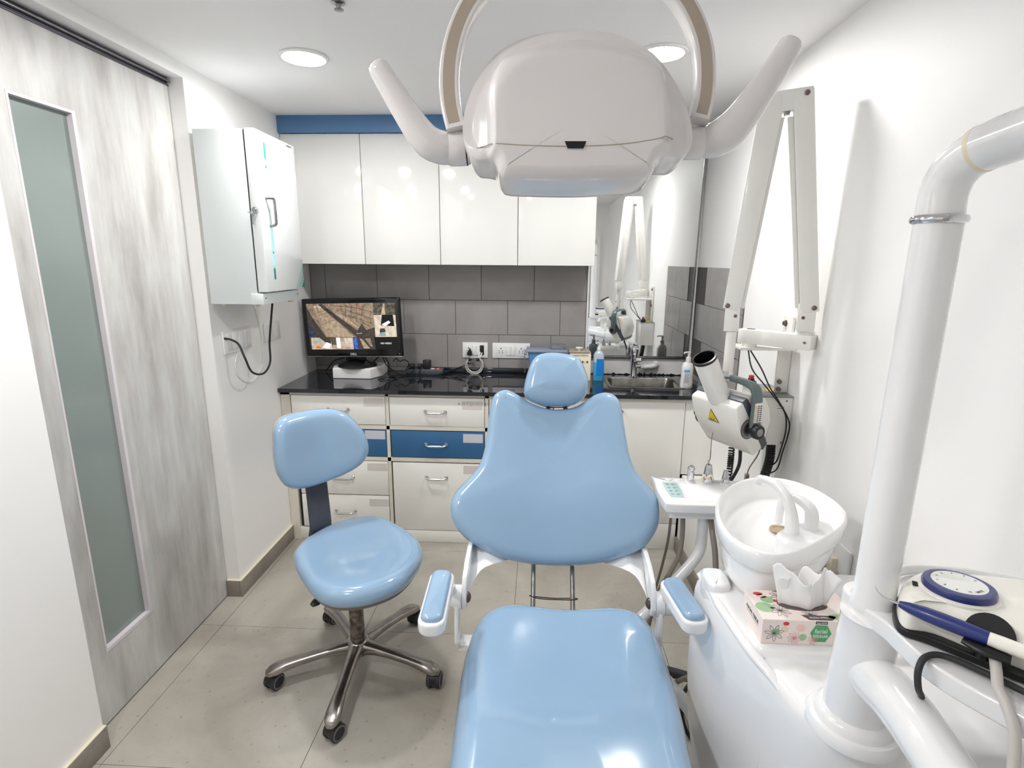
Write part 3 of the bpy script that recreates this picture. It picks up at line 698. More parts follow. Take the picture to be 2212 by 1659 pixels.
# side frames: gusset from the backrest to the pivot, J-shaped arm from the pivot to the seat
PY, PZ = 1.392, .535
for s, xx in ((-1, 1.118), (1, 1.652)):
    mb = MB()
    # pivot disc + upper arm
    poly = [(PY - .032, PZ), (PY - .024, PZ - .024), (PY, PZ - .034), (PY + .024, PZ - .024), (PY + .034, PZ), (PY + .085, PZ + .040), (PY + .195, PZ + .045), (PY + .178, PZ + .088), (PY + .13, PZ + .095), (PY + .05, PZ + .085), (PY + .0, PZ + .065), (PY - .018, PZ + .04)]
    mb.prism(poly, (xx - .007, 0, 0), (0, 1, 0), (0, 0, 1), .014, .003)
    mb.build('back_arm', 'unit', t)
    xi = xx - s * .006
    g = []
    for k in range(9):
        a = k / 8; g.append((a, k))
    # curved web reaching inward below the backrest
    p_in = [bf0((xi - CX) + 0 * s, .115, -.035), bf0(-s * -.19, .085, -.03)]
    a0 = Vector((xi, PY + .020, PZ - .008)); a1 = Vector((xi, PY + .170, PZ + .075)); a2 = bf0(s * .125, .088, -.035); a3 = bf0(s * .19, .16, -.04)
    cur = [a0, Vector((xi - s * .014, PY + .045, PZ + .022)), Vector((xi - s * .045, PY + .085, PZ + .046)), a2]
    cur = catmull(cur, 4)
    top = [a1 + (a3 - a1) * (i / (len(cur) - 1)) for i in range(len(cur))]
    off = Vector((0, .012, -.004))
    rr = [[cur[i], top[i], top[i] + off, cur[i] + off] for i in range(len(cur))]
    mb = MB().rings(rr); mb.build('back_gusset', 'unit', t, angle=50)
    # pivot stack
    MB().cyl((xx + s * .007, PY, PZ), (xx + s * .030, PY, PZ), .034, seg=36).build('pivot_boss', 'unit', t)
    MB().lathe([(.016, 0), (.0155, .004), (.010, .009), (.003, .011)], (xx - s * .007, PY, PZ), (-s, 0, 0), 24).build('pivot_bolt', 'bolt', t)
    # J arm down to the seat
    xo = xx + s * .020
    J = [(PY - .030, PZ + .004), (PY - .042, PZ - .06), (PY - .044, PZ - .12), (PY - .020, PZ - .158), (PY + .03, PZ - .165), (PY + .03, PZ - .120), (PY + .01, PZ - .105), (PY + .006, PZ - .06), (PY + .032, PZ + .002), (PY + .02, PZ + .026), (PY - .02, PZ + .026)]
    MB().prism(J, (xo - .006, 0, 0), (0, 1, 0), (0, 0, 1), .012, .003).box((xo - s * .11 if s > 0 else xo, PY - .02, PZ - .165), (xo if s > 0 else xo + .11, PY + .03, PZ - .145), .004).build('seat_bracket', 'unit', t)
    # armrest
    ax = xx + s * .052
    arm = bpy.data.objects.new('armrest', None); COL.objects.link(arm); arm.parent = t; arm.location = Vector((ax, PY, PZ)) - Vector((CX, 1.0, 0))
    d = Vector((.15 if s > 0 else .03, -1, -.02)).normalized(); side = Vector((-d.y, d.x, 0)).normalized(); upv = side.cross(d) * -1
    if upv.z < 0: upv = -upv
    st = Vector((1.658 if s > 0 else 1.083, 1.248, .692)); AL = .170 if s > 0 else .208
    F = lambda x, y, z: st + side * x + d * y + upv * z
    AW = .031 if s > 0 else .031; ol = rrect(-AW, -.005, AW, AL, .026, 5)
    MB().pillow(ol, .034, .006, .012, lambda x, y, z: F(x, y, z - .022), n=3, sm=1).build('armrest_shell', 'unit', arm, angle=50)
    op = rrect(-AW + .006, .003, AW - .006, AL - .010, .020, 5)
    MB().pillow(op, .016, .010, .003, lambda x, y, z: F(x, y, z + .008), crown=.002, n=6, sm=1).build('armrest_pad', 'vinyl', arm, angle=60)
    q0 = Vector((xx + s * .030, PY, PZ)); 
    mb = MB().cyl((xx + s * .026, PY, PZ), (xx + s * .052, PY, PZ), .030, seg=32)
    mb.tube([(xx + s * .040, PY, PZ), (xx + s * .043, PY - .045, PZ + .07), F(-.0, .012, -.014), F(0, .07, -.015)], [.024, .022, .022, .018], 14, 6, flat=.6)
    mb.build('armrest_arm', 'unit', arm, angle=60)
# lift rods behind the seat, tied with wire
mb = MB()
for x in (1.3145, 1.441): mb.tube([(x, 1.66, .555), (x, 1.55, .420), (x, 1.40, .236)], .0075, 12, 1)
mb.build('lift_rods', 'steel', t)
MB().tube([(1.308, 1.556, .436), (1.33, 1.547, .434), (1.38, 1.548, .431), (1.446, 1.549, .432), (1.450, 1.560, .43), (1.38, 1.562, .426), (1.31, 1.563, .43)], .0016, 8, 5, closed=True).build('tie_wire', mat('rusty_wire', (84, 58, 50), .5, metal=.6), t)
# pedestal and floor plate
MB().box((1.26, .72, .10), (1.51, 1.18, .375), .03, 4).build('pedestal', 'unit', t)
MB().pillow(rrect(1.20, .25, 1.70, 1.22, .10, 5), .10, .03, .004, lambda x, y, z: Vector((x, y, .001 + z)), n=4, sm=1).build('base_plate', 'unit', t, angle=50)
# ================================================================ wall-mounted x-ray unit
t = thing('xray_unit', 'white wall-mounted dental x-ray with folded scissor arm and tube head', 'x-ray machine', (2.15, 1.8, 1.2))
XU = Vector((.93883, -.34438, 0)); XO = Vector((2.02, 1.79, 1.6)); XN = Vector((-.34438, -.93883, 0))
XF = lambda x, y, z: XO + XU * x + Vector((0, 0, y)) + XN * z
def xprism(poly, z0, z1, bev=.003):
    return MB().prism(poly, XF(0, 0, z0), XU, (0, 0, 1), z1 - z0, bev)
armL = [(-.058, .335), (-.052, .355), (-.044, .362), (-.004, .362), (.004, .354), (.006, .31), (-.054, -.255), (-.064, -.270), (-.108, -.262)]
armR = [(.028, .358), (.034, .364), (.083, .372), (.168, -.262), (.132, -.268), (.120, -.262), (.113, -.247), (.036, .31)]
def screw(par, x, y, z, r=.0075, m='bolt'):
    MB().lathe([(r, 0), (r, .002), (r * .6, .004), (r * .3, .0042)], XF(x, y, z), XN, 18).build('screw', m, par)
a = bpy.data.objects.new('scissor_arm', None); COL.objects.link(a); a.parent = t; a.location = XO - Vector((2.15, 1.8, 1.2))
xprism(armL, -.022, .022).build('outer_arm', 'xwhite', a)
xprism(armR, -.022, .022).build('outer_arm', 'xwhite', a)
xprism([(.003, .30), (.014, .30), (-.044, -.262), (-.056, -.262)], -.018, .012, .001).build('inner_link', 'xwhite', a)
xprism([(.022, .30), (.037, .30), (.113, -.255), (.102, -.255)], -.018, .012, .001).build('inner_link', 'xwhite', a)
xprism([(-.048, .369), (.081, .376), (.081, .318), (-.046, .312)], -.019, .0205, .002).build('knuckle', 'xwhite', a)
xprism([(.010, .318), (.028, .318), (.026, .306), (.011, .306)], -.01, .016, .001).build('spring_end', 'steel', a)
xprism([(-.101, -.24), (-.057, -.24), (-.054, -.336), (-.100, -.338)], -.020, .0195, .003).build('end_block', 'xwhite', a)
xprism([(.110, -.24), (.160, -.24), (.161, -.326), (.111, -.326)], -.020, .0195, .003).build('end_block', 'xwhite', a)
for x, y in ((-.042, .350), (.066, .359), (-.094, -.254), (.153, -.252)): screw(a, x, y, .022)
for x, y in ((-.068, -.286), (.126, -.283)): screw(a, x, y, .0195, .005)
pz = MB()
pc = lambda z: (XO.x + XU.x * -.0755, XO.y + XU.y * -.0755, z)
pz.cyl(pc(1.262), pc(1.13), .0165).build('drop_post', 'xwhite', t)
MB().lathe([(.0165, 1.130), (.0185, 1.128), (.0185, 1.100), (.017, 1.098)], (pc(0)[0], pc(0)[1], 0), seg=28).build('chrome_collar', 'chrome', t)
for s_ in (-1, 1): MB().cyl(Vector(pc(1.172)) + XU * s_ * .016, Vector(pc(1.172)) + XU * s_ * .022, .003, seg=10).build('screw', 'bolt', t)
MB().cyl(Vector(pc(1.107)) + XU * .016, Vector(pc(1.107)) + XU * .022, .003, seg=10).build('screw', 'bolt', t)
# horizontal link and wall bracket
lu = Vector((.700, -.714, 0)).normalized()
Rl = Matrix.Rotation(math.atan2(lu.y, lu.x), 3, 'Z')
lc = Vector((2.098, 1.826, 1.238))
lk = MB().box((-.118, -.026, -.024), (.118, .026, .024), .003, 2, Rl, lc).build('swivel_link', 'xwhite', t)
MB().cyl(lc + lu * .09 + Vector((0, 0, .024)), lc + lu * .09 + Vector((0, 0, .034)), .026).build('swivel_ring', 'xwhite', lk)
MB().lathe([(.013, 0), (.013, .0008), (.001, .0009)], lc - lu * .085 + Vector((0, 0, .0243)), seg=24, sx=1).build('cap_hole', 'ink', lk)
MB().cyl(lc - lu * .085 + Vector((0, 0, -.020)), lc - lu * .085 + Vector((0, 0, -.036)), .024).build('swivel_ring', 'xwhite', lk)
MB().cyl(lc + lu * .1 + lu.cross(Vector((0, 0, 1))) * .026 * 1, lc + lu * .1 + lu.cross(Vector((0, 0, 1))) * .029, .004, seg=12).build('screw', 'bolt', lk)
wb = MB().box((2.000, 1.860, 1.192), (2.190, 1.955, 1.203), .003).box((2.186, 1.915, 1.035), (2.1965, 1.985, 1.300), .002).box((2.150, 1.915, 1.035), (2.190, 1.922, 1.188), .002).build('wall_bracket', 'xwhite', t)
for z in (1.275, 1.155): MB().lathe([(.012, 0), (.012, -.003), (.0085, -.003), (.008, -.010), (.001, -.010)], (2.186, 1.962, z), (1, 0, 0), 6).build('hex_bolt', 'bolt', wb)
for z in (1.075, 1.048): MB().lathe([(.0085, 0), (.0085, .010), (.006, .010), (.006, .020), (.001, .020)], (2.165, 1.915, z), (-.3, -1, 0), 8).build('hex_bolt', 'bolt', wb)
# tube head
HA = Vector((.47, -.88, 0)).normalized(); HB = Vector((.88, .47, 0)).normalized(); HC = Vector((1.95, 1.816, .955))
HF = lambda b, z, a_: HC + HB * b + Vector((0, 0, z)) + HA * a_
head = bpy.data.objects.new('tube_head', None); COL.objects.link(head); head.parent = t; head.location = HC - Vector((2.15, 1.8, 1.2))
prof = [(-.056, .072), (-.052, .079), (0, .108), (.03, .108), (.082, -.068), (.078, -.080), (.045, -.098), (.038, -.094), (.024, -.078), (.007, -.057), (-.010, -.036), (-.022, -.017), (-.035, .007), (-.045, .032), (-.052, .054)]
def hprism(poly, a0, a1, bev=.003, ang=30):
    # polygon in the (HB, Z) plane, swept along HA
    t_ = MB(); rr = [[HF(x, y, a0) for x, y in poly], [HF(x, y, a1) for x, y in poly]]
    b_ = bmesh.new(); v0 = [b_.verts.new(p) for p in rr[0]]; v1 = [b_.verts.new(p) for p in rr[1]]
    b_.faces.new(v0); b_.faces.new(v1); n = len(v0)
    for k in range(n): b_.faces.new((v0[k], v0[(k + 1) % n], v1[(k + 1) % n], v1[k]))
    bmesh.ops.recalc_face_normals(b_, faces=b_.faces)
    if bev:
        es = [e for e in b_.edges if e.calc_face_angle(0) > .6]
        bmesh.ops.bevel(b_, geom=es, offset=bev, segments=3, profile=.5, affect='EDGES')
    t_._take(b_); return t_
hprism(prof, -.100, .100, .005).build('front_shell', 'xwhite', head)
back = [(.036, .106), (.075, .095), (.100, .060), (.112, .015), (.108, -.03), (.100, -.055), (.090, -.070), (.088, -.066)]
hprism(back, -.098, .098, .006).build('back_shell', 'xwhite', head)
hprism([(.0, .1095), (.012, .1095), (.098, -.072), (.086, -.0835), (.078, -.0805)][:0] or [(-.034, .0945), (-.014, .1055), (.046, .030), (.101, -.062), (.084, -.083)], -.1012, .1012, .001).build('grey_band', mat('band_grey', (78, 82, 88), .35), head)
# cone
c0 = Vector((1.922, 1.796, 1.045)); c1 = Vector((1.850, 1.752, 1.181)); cd = (c1 - c0).normalized(); cl = (c1 - c0).length
cone = MB().lathe([(.034, -.01), (.0365, 0), (.0372, cl - .006), (.0372, cl), (.033, cl), (.033, .02), (.001, .018)], c0, cd, 40).build('cone', 'xwhite', head, angle=40)
MB().lathe([(.0372, cl - .006), (.0392, cl - .004), (.0392, cl + .004), (.0335, cl + .005), (.0325, cl - .004), (.0325, cl - .05)], c0, cd, 40, cap=False).build('cone_rim', 'blk', cone)
MB().lathe([(.0322, cl - .05), (.0322, cl - .052), (.001, cl - .053)], c0, cd, 40).lathe([(.0324, .02), (.0324, cl - .002)], c0, cd, 40, cap=False).build('cone_lining', 'blk', cone)
# yoke
yk = [(-.015, -.118), (.085, -.118), (.118, -.114), (.140, -.100), (.148, -.06), (.150, 0), (.148, .06), (.140, .100), (.118, .114), (.085, .118), (-.015, .118)]
P = catmull([HF(.012, z, a_) for z, a_ in yk], 5); rr = []
for i, p in enumerate(P):
    d = (P[min(i + 1, len(P) - 1)] - P[max(i - 1, 0)]).normalized(); n2 = d.cross(HB).normalized()
    rr.append([p + HB * x_ + n2 * y_ for x_, y_ in rrect(-.019, -.0075, .019, .0075, .004, 2)])
MB().rings(rr).build('yoke', 'greygreen', head, angle=50)
MB().cyl(HC + Vector((0, 0, .150)), HC + Vector((0, 0, .158)), .02).build('yoke_boss', 'greygreen', head)
KC = HF(.006, .000, 0)
for s_ in (-1, 1):
    kb = MB().lathe([(.016, .100), (.016, .124), (.021, .125), (.0235, .129), (.0235, .143), (.022, .146), (.001, .146)] if s_ > 0 else [(.012, .100), (.012, .120), (.014, .122), (.014, .130), (.001, .131)], KC, HA * s_, 36).build('tilt_knob', 'blk', head)
    if s_ > 0: MB().lathe([(.0130, .1462), (.0125, .1475), (.001, .1475)], KC, HA * s_, 30).lathe([(.004, .147), (.0035, .149), (.001, .149)], KC, HA * s_, 12).build('knob_cap', 'steel', kb)
    dl = MB().lathe([(.034, .1000), (.034, .1022), (.001, .1023)], KC, HA * s_, 40).build('angle_dial', mat('dial_dark', (84, 80, 82), .4), head)
    mb = MB()
    for k in range(36):
        an = 2 * math.pi * k / 36; e = HB * math.cos(an) + Vector((0, 0, math.sin(an))); q = e.cross(HA)
        c = KC + HA * s_ * .1026
        mb.rings([[c + e * .024 + q * .0006, c + e * .024 - q * .0006, c + e * .0325 - q * .0006, c + e * .0325 + q * .0006], [c + HA * s_ * .0004 + e * .024 + q * .0006, c + HA * s_ * .0004 + e * .024 - q * .0006, c + HA * s_ * .0004 + e * .0325 - q * .0006, c + HA * s_ * .0004 + e * .0325 + q * .0006]])
    mb.build('dial_ticks', 'sticker', dl)
# yoke sticker: table of exposure times
yo = HF(.012, .060, .1262)
st = MB().box((-.0165, -.032, 0), (.0165, .032, .0004), 0, 1, Matrix((HB * -1, Vector((0, 0, 1)), HA)).transposed() if False else Matrix(((HB.x, 0, HA.x), (HB.y, 0, HA.y), (HB.z, 1, HA.z))), yo).build('exposure_chart', 'wplas', head)
mb = MB(); mo = MB()
for i in range(3):
    for j in range(8):
        c = yo + HB * (-.011 + .011 * i) + Vector((0, 0, -.0265 + .0068 * j)) + HA * .0005
        (mo if i == 0 else mb).box((-.0038, -.0022, 0), (.0038, .0022, .0002), 0, 1, Matrix(((HB.x, 0, HA.x), (HB.y, 0, HA.y), (HB.z, 1, HA.z))), c)
mb.build('chart_cells', 'ink', st); mo.build('chart_orange', mat('chart_orange', (226, 170, 80), .5), st)
# warning triangle on the curved front
def onfront(a_, z):
    pr = prof[::-1]; fx = sorted([(p[1], p[0]) for p in prof[8:]] + [(.072, -.056)])
    for k in range(len(fx) - 1):
        if fx[k][0] <= z <= fx[k + 1][0]:
            f = (z - fx[k][0]) / (fx[k + 1][0] - fx[k][0]); return HF(fx[k][1] + f * (fx[k + 1][1] - fx[k][1]) - .0012, z, a_)
    return HF(-.057, z, a_)
def ftri(a0, z0, s_, off, nm, m, par):
    tri = [(a0, z0 + s_ * .62), (a0 - s_ * .54, z0 - s_ * .36), (a0 + s_ * .54, z0 - s_ * .36)]
    b_ = MB(); n_ = -HB * off
    b_.rings([[onfront(x, z) + n_ for x, z in tri], [onfront(x, z) + n_ - HB * .0006 for x, z in tri]])
    return b_.build(nm, m, par)
w1 = ftri(-.010, .018, .047, .0005, 'warning_sign', 'ink', head)
ftri(-.010, .0185, .0405, .0014, 'warning_face', 'yellow', w1)
mb = MB()
for k in range(3):
    an = math.radians(90 + 120 * k); c = onfront(-.010, .012) - HB * .0028
    e1_ = HA * math.cos(an) + Vector((0, 0, math.sin(an))); q = e1_.cross(HB)
    mb.rings([[c + e1_ * .003 + q * .0015, c + e1_ * .003 - q * .0015, c + e1_ * .009 - q * .0042, c + e1_ * .009 + q * .0042], [c - HB * .0004 + e1_ * .003 + q * .0015, c - HB * .0004 + e1_ * .003 - q * .0015, c - HB * .0004 + e1_ * .009 - q * .0042, c - HB * .0004 + e1_ * .009 + q * .0042]])
mb.build('warning_trefoil', 'ink', w1)

# control box on the wall
t = thing('xray_control_box', 'white wall-mounted control box with grey lid behind the x-ray head', 'control box', (2.15, 1.96, .86))
MB().box((2.095, 1.862, .858), (2.1965, 2.06, 1.030), .002).build('box', 'xwhite', t)
MB().box((2.090, 1.858, 1.030), (2.1965, 2.062, 1.034), .001).build('lid', mat('mid_grey_lid', (128, 130, 132), .35), t)
MB().prism([(2.135, 1.935), (2.15, 1.985), (2.172, 1.99), (2.180, 1.93), (2.165, 1.945), (2.150, 1.93)], (0, 0, 1.0345), (1, 0, 0), (0, 1, 0), .0005).build('yellow_sticker', 'yellow', t)
for x, z in ((2.175, 1.018), (2.172, .868)): MB().lathe([(.0035, 0), (.003, .0015), (.001, .002)], (x, 1.862, z), (0, -1, 0), 14).build('screw', 'bolt', t)
mb = MB()
for k, (a_, b_) in enumerate(((2.147, 2.157), (2.152, 2.166), (2.158, 2.168), (2.146, 2.168))): mb.box((a_, 1.8612, 1.001 - k * .0035), (b_, 1.8622, 1.0025 - k * .0035))
mb.build('printed_mark', 'ink', t)
CB = t
t = thing('exposure_switch', 'black hand switch with a red button standing on the control box', 'switch', (2.115, 2.035, 1.034))
MB().lathe([(.017, 0), (.019, .004), (.019, .014), (.013, .018), (.010, .026)], (2.115, 2.035, 1.035)).build('switch_body', 'blk', t)
MB().lathe([(.0095, .024), (.0095, .036), (.006, .038)], (2.115, 2.035, 1.035)).build('button', 'red', t)

def coil(pts, r, R, turns):
    P = catmull(pts, 10); out = []; n = turns * 10; L = len(P) - 1
    for i in range(n + 1):
        f = i / n * L; k = min(int(f), L - 1); p = P[k].lerp(P[k + 1], f - k); d = (P[k + 1] - P[k]).normalized(); x, y, z = frame_of(d)
        a = 2 * math.pi * turns * i / n; out.append(p + (x * math.cos(a) + y * math.sin(a)) * R)
    return MB().tube(out, r, 6, 1)
(coil([(2.075, 2.055, .86), (2.075, 2.05, .76), (2.075, 2.05, .68), (2.07, 2.04, .55), (2.08, 2.04, .45)], .0035, .0095, 34).build('coiled_cord', 'blk', CB))
(coil([(2.155, 1.90, .857), (2.150, 1.885, .80), (2.140, 1.885, .74), (2.125, 1.90, .66), (2.11, 1.92, .55), (2.10, 1.93, .45)], .0045, .0125, 38).build('coiled_cord', 'blk', CB))
tag(MB().tube([HF(.05, -.09, .04), (2.035, 1.86, .78), (2.025, 1.90, .70), (2.01, 1.95, .62), (2.02, 1.98, .50), (2.04, 1.96, .43)], .006, 10, 6).build('straight_cable', 'rub', base=(2.03, 1.9, .7)), 'straight dark cable running down from the x-ray head', 'cable')
tag(MB().tube([(2.035, 1.885, 1.192), (2.045, 1.86, 1.13), (2.085, 1.85, 1.08), (2.125, 1.85, 1.035), (2.165, 1.845, .98), (2.178, 1.85, .92), (2.172, 1.855, .85), (2.165, 1.87, .79), (2.145, 1.905, .76)], .0025, 8, 6).build('thin_cable', 'blk', base=(2.1, 1.86, 1.0)), 'thin black cable hanging from the x-ray bracket across the control box, the left of two', 'cable')
tag(MB().tube([(2.040, 1.882, 1.192), (2.075, 1.855, 1.13), (2.105, 1.846, 1.07), (2.140, 1.842, 1.02), (2.180, 1.838, .95), (2.182, 1.843, .89), (2.176, 1.85, .84), (2.168, 1.86, .77), (2.150, 1.905, .73)], .0025, 8, 6).build('thin_cable', 'blk', base=(2.1, 1.86, 1.0)), 'thin black cable hanging from the x-ray bracket across the control box, the right of two', 'cable')
tag(MB().tube([(2.135, 1.93, .857), (2.13, 1.935, .80), (2.11, 1.95, .74), (2.105, 1.955, .71)], .0025, 8, 6).box((2.098, 1.948, .665), (2.112, 1.962, .712), .002).build('cable_connector', 'hose', base=(2.12, 1.95, .8)), 'grey cable ending in a small connector beside the coiled cord', 'cable')
# ================================================================ dental unit (floor cabinet, post, tray arm)
t = thing('dental_unit', 'large white glossy dental unit cabinet with post at the lower right', 'dental unit', (1.95, .97, 0))
def plan(xl, inset, z):
    q = [(xl + inset, 1.235 - inset), (xl + inset, 1.10), (xl + .018 + inset, 1.01), (max(xl + .035, 1.742) + inset, .945), (1.757 + inset, .905 + inset * .4), (1.762 + inset, .885 + inset), (1.772 + inset, .835 + inset), (1.790 + inset, .790 + inset), (1.825 + inset, .755 + inset), (1.875, .738 + inset), (1.95, .735 + inset), (2.06, .735 + inset), (2.15 - inset, .74 + inset), (2.185 - inset, .80), (2.185 - inset, 1.0), (2.185 - inset, 1.235 - inset)]
    return [(x, y, z) for x, y in q]
rr = [plan(1.780, .01, .004), plan(1.770, 0, .03), plan(1.750, 0, .18), plan(1.728, 0, .32), plan(1.716, 0, .46), plan(1.714, 0, .60), plan(1.717, 0, .69), plan(1.719, .002, .712), plan(1.722, .007, .724), plan(1.726, .016, .730), plan(1.738, .04, .7315)]
MB().rings(rr).build('cabinet_shell', 'unit', t, angle=45)
# raised rear deck with rounded step
dk = [(1.726, 1.232), (1.726, 1.10), (1.739, 1.03), (1.757, .965), (1.775, .950), (1.84, .942), (2.05, .94), (2.178, .945), (2.178, 1.232)]
rr = []
for ins, z in ((-.006, .728), (-.003, .734), (0, .741), (.004, .744), (.010, .745)):
    c = Vector((1.95, 1.09)); rr.append([(p[0] + (c.x - p[0]) * ins * 5, p[1] + (c.y - p[1]) * ins * 6, z) for p in dk])
MB().rings(rr).build('rear_deck', 'unit', t, angle=60)
MB().tube([(1.730, 1.18, .734), (1.730, 1.10, .737), (1.738, 1.03, .735), (1.749, .960, .730), (1.766, .905, .722), (1.773, .875, .712)], [.006, .011, .012, .012, .010, .005], 14, 6, flat=.8).build('deck_ridge', 'unit', t, angle=60)
MB().pillow([(1.722, 1.215), (1.722, 1.15), (1.735, 1.135), (1.765, 1.14), (1.775, 1.17), (1.77, 1.215)], .06, .012, .004, lambda x, y, z: Vector((x, y, .70 + z)), n=4, sm=3).build('corner_block', 'unit', t, angle=60)
MB().tube([(1.764, .898, .70), (1.7625, .896, .46), (1.765, .897, .2), (1.772, .9, .02)], .004, 10, 4).build('corner_bead', 'unit', t, angle=60)
# post base ring, column, tray collar
PX, PYY = 1.85, .79
MB().lathe([(.071, .728), (.071, .738), (.066, .746), (.060, .748), (.058, .757), (.052, .763), (.046, .766)], (PX, PYY, 0), seg=48).build('post_flange', 'unit', t)
MB().lathe([(.047, .762), (.047, .80), (.045, .84), (.042, .90), (.041, .935), (.043, .940)], (PX, PYY, 0), seg=48, cap=True).build('post_sleeve', 'unit', t)
# swinging thick arm leaving the sleeve towards the viewer
MB().tube([(1.851, .800, .838), (1.850, .745, .852), (1.846, .68, .862), (1.838, .60, .862), (1.835, .50, .842), (1.83, .38, .80), (1.83, .28, .76)], [.034, .038, .036, .034, .034, .034, .034], 28, 8).build('swing_arm', 'unit', t, angle=60)
# service tray plate
tp = [(1.820, .800), (1.822, .825), (1.840, .842), (1.870, .846), (1.895, .838), (1.915, .840), (1.945, .865), (1.99, .870), (2.06, .86), (2.12, .84), (2.165, .80), (2.175, .70), (2.170, .50), (2.12, .44), (2.02, .43), (1.96, .47), (1.915, .53), (1.88, .585), (1.855, .625), (1.842, .66), (1.838, .70), (1.836, .735), (1.826, .765)]
MB().pillow(tp, .030, .004, .006, lambda x, y, z: Vector((x, y, .935 + z)), n=3, sm=4).build('service_shelf', 'unit', t, angle=50)
MB().tube([(1.905, .850, .972), (1.95, .868, .974), (2.0, .868, .974), (2.06, .858, .974), (2.12, .838, .974), (2.160, .80, .974), (2.166, .70, .974), (2.162, .5, .974)], .006, 10, 5, flat=1.6).build('shelf_lip', 'unit', t, angle=60)
# vertical pole with elbow and horizontal arm
MB().lathe([(.033, .955), (.032, .968), (.0285, .975), (.0285, 1.537)], (PX, PYY, 0), seg=44, cap=False).build('pole', 'unit', t, angle=50)
MB().lathe([(.0285, 1.534), (.0325, 1.536), (.0335, 1.540), (.0325, 1.544), (.0285, 1.546)], (PX, PYY, 0), seg=44, cap=False).build('pole_ring', 'chrome', t, angle=80)
MB().tube([(PX, PYY, 1.540), (PX, PYY, 1.575), (PX + .002, PYY - .012, 1.601), (PX + .006, PYY - .038, 1.618), (PX + .010, PYY - .068, 1.626), (PX + .012, PYY - .085, 1.628)], .0278, 32, 8).build('elbow', 'unit', t, angle=60)
MB().tube([(PX + .0065, PYY - .043, 1.6195), (PX + .008, PYY - .049, 1.6213)], .0290, 32, 1).build('elbow_sealant', mat('yellowed_sealant', (228, 217, 192), .45), t, angle=50)
MB().tube([(PX + .008, PYY - .050, 1.6215), (PX + .02, PYY - .20, 1.640), (PX + .045, PYY - .42, 1.668)], .0285, 32, 1).build('horizontal_arm', 'unit', t, angle=60)

# spittoon bowl
B = Vector((1.925, 1.275, 0))
t = thing('spittoon', 'white ceramic spittoon bowl with two curved spouts beside the dental chair', 'spittoon', (B.x, B.y, .745))
rim = catmull([Vector((p[0], p[1], 0)) for p in [(1.756, 1.249), (1.785, 1.335), (1.836, 1.415), (1.898, 1.477), (1.965, 1.502), (2.035, 1.486), (2.084, 1.41), (2.090, 1.300), (2.045, 1.215), (1.962, 1.14), (1.873, 1.077), (1.80, 1.062), (1.755, 1.115), (1.747, 1.18)]], 5, True)
def brow(s_, z, sh=0.0):
    c = B; o = Vector((-.05 * sh, -.06 * sh, 0))
    return [c + (p - c) * s_ + o + Vector((0, 0, z)) for p in rim]
R_ = [(.50, .7445, .8), (.58, .748, .7), (.70, .756, .5), (.80, .772, .28), (.865, .795, .12), (.895, .818, .03), (.905, .832, 0), (.915, .836, 0), (.955, .836, 0), (.978, .842, 0), (.992, .852, 0), (1.0, .864, 0), (.997, .875, 0), (.980, .883, 0), (.955, .885, 0), (.932, .882, 0), (.912, .874, 0), (.900, .860, 0), (.88, .845, 0), (.84, .832, 0), (.74, .822, 0), (.55, .816, 0), (.3, .812, 0), (.16, .808, 0)]
MB().rings([brow(*r) for r in R_]).build('bowl', mat('white_ceramic', (240, 240, 240), .08, coat=.6, vary=.005), t, angle=60)
MB().lathe([(.026, .8135), (.025, .8155), (.018, .8150), (.016, .8105), (.001, .8105)], (1.945, 1.315, 0), seg=32).build('drain_ring', mat('tan_drain', (196, 172, 140), .4, vary=.2, scale=30), t)
# raised spout shelf inside the rim
MB().pillow([(1.875, 1.135), (1.93, 1.13), (1.99, 1.17), (2.02, 1.22), (2.0, 1.25), (1.95, 1.235), (1.90, 1.205), (1.87, 1.175)], .055, .010, .004, lambda x, y, z: Vector((x, y, .822 + z)), n=4, sm=4).build('spout_shelf', 'unit', t, angle=60)
MB().tube([(1.906, 1.180, .872), (1.905, 1.180, .90), (1.900, 1.184, .93), (1.893, 1.200, .957), (1.882, 1.228, .972), (1.872, 1.254, .973), (1.863, 1.276, .968)], [.0165, .0145, .0125, .0115, .0105, .0095, .009], 20, 6).tube([(1.865, 1.272, .970), (1.862, 1.280, .962), (1.861, 1.283, .955)], [.010, .0105, .0105], 16, 4).build('long_spout', 'wplas', t, angle=60)
MB().tube([(1.962, 1.205, .872), (1.962, 1.208, .905), (1.956, 1.216, .924), (1.940, 1.240, .932), (1.925, 1.262, .925), (1.921, 1.275, .900), (1.925, 1.288, .862), (1.928, 1.294, .845)], [.0155, .015, .013, .0105, .010, .0095, .009, .009], 20, 6).build('short_spout', 'wplas', t, angle=60)

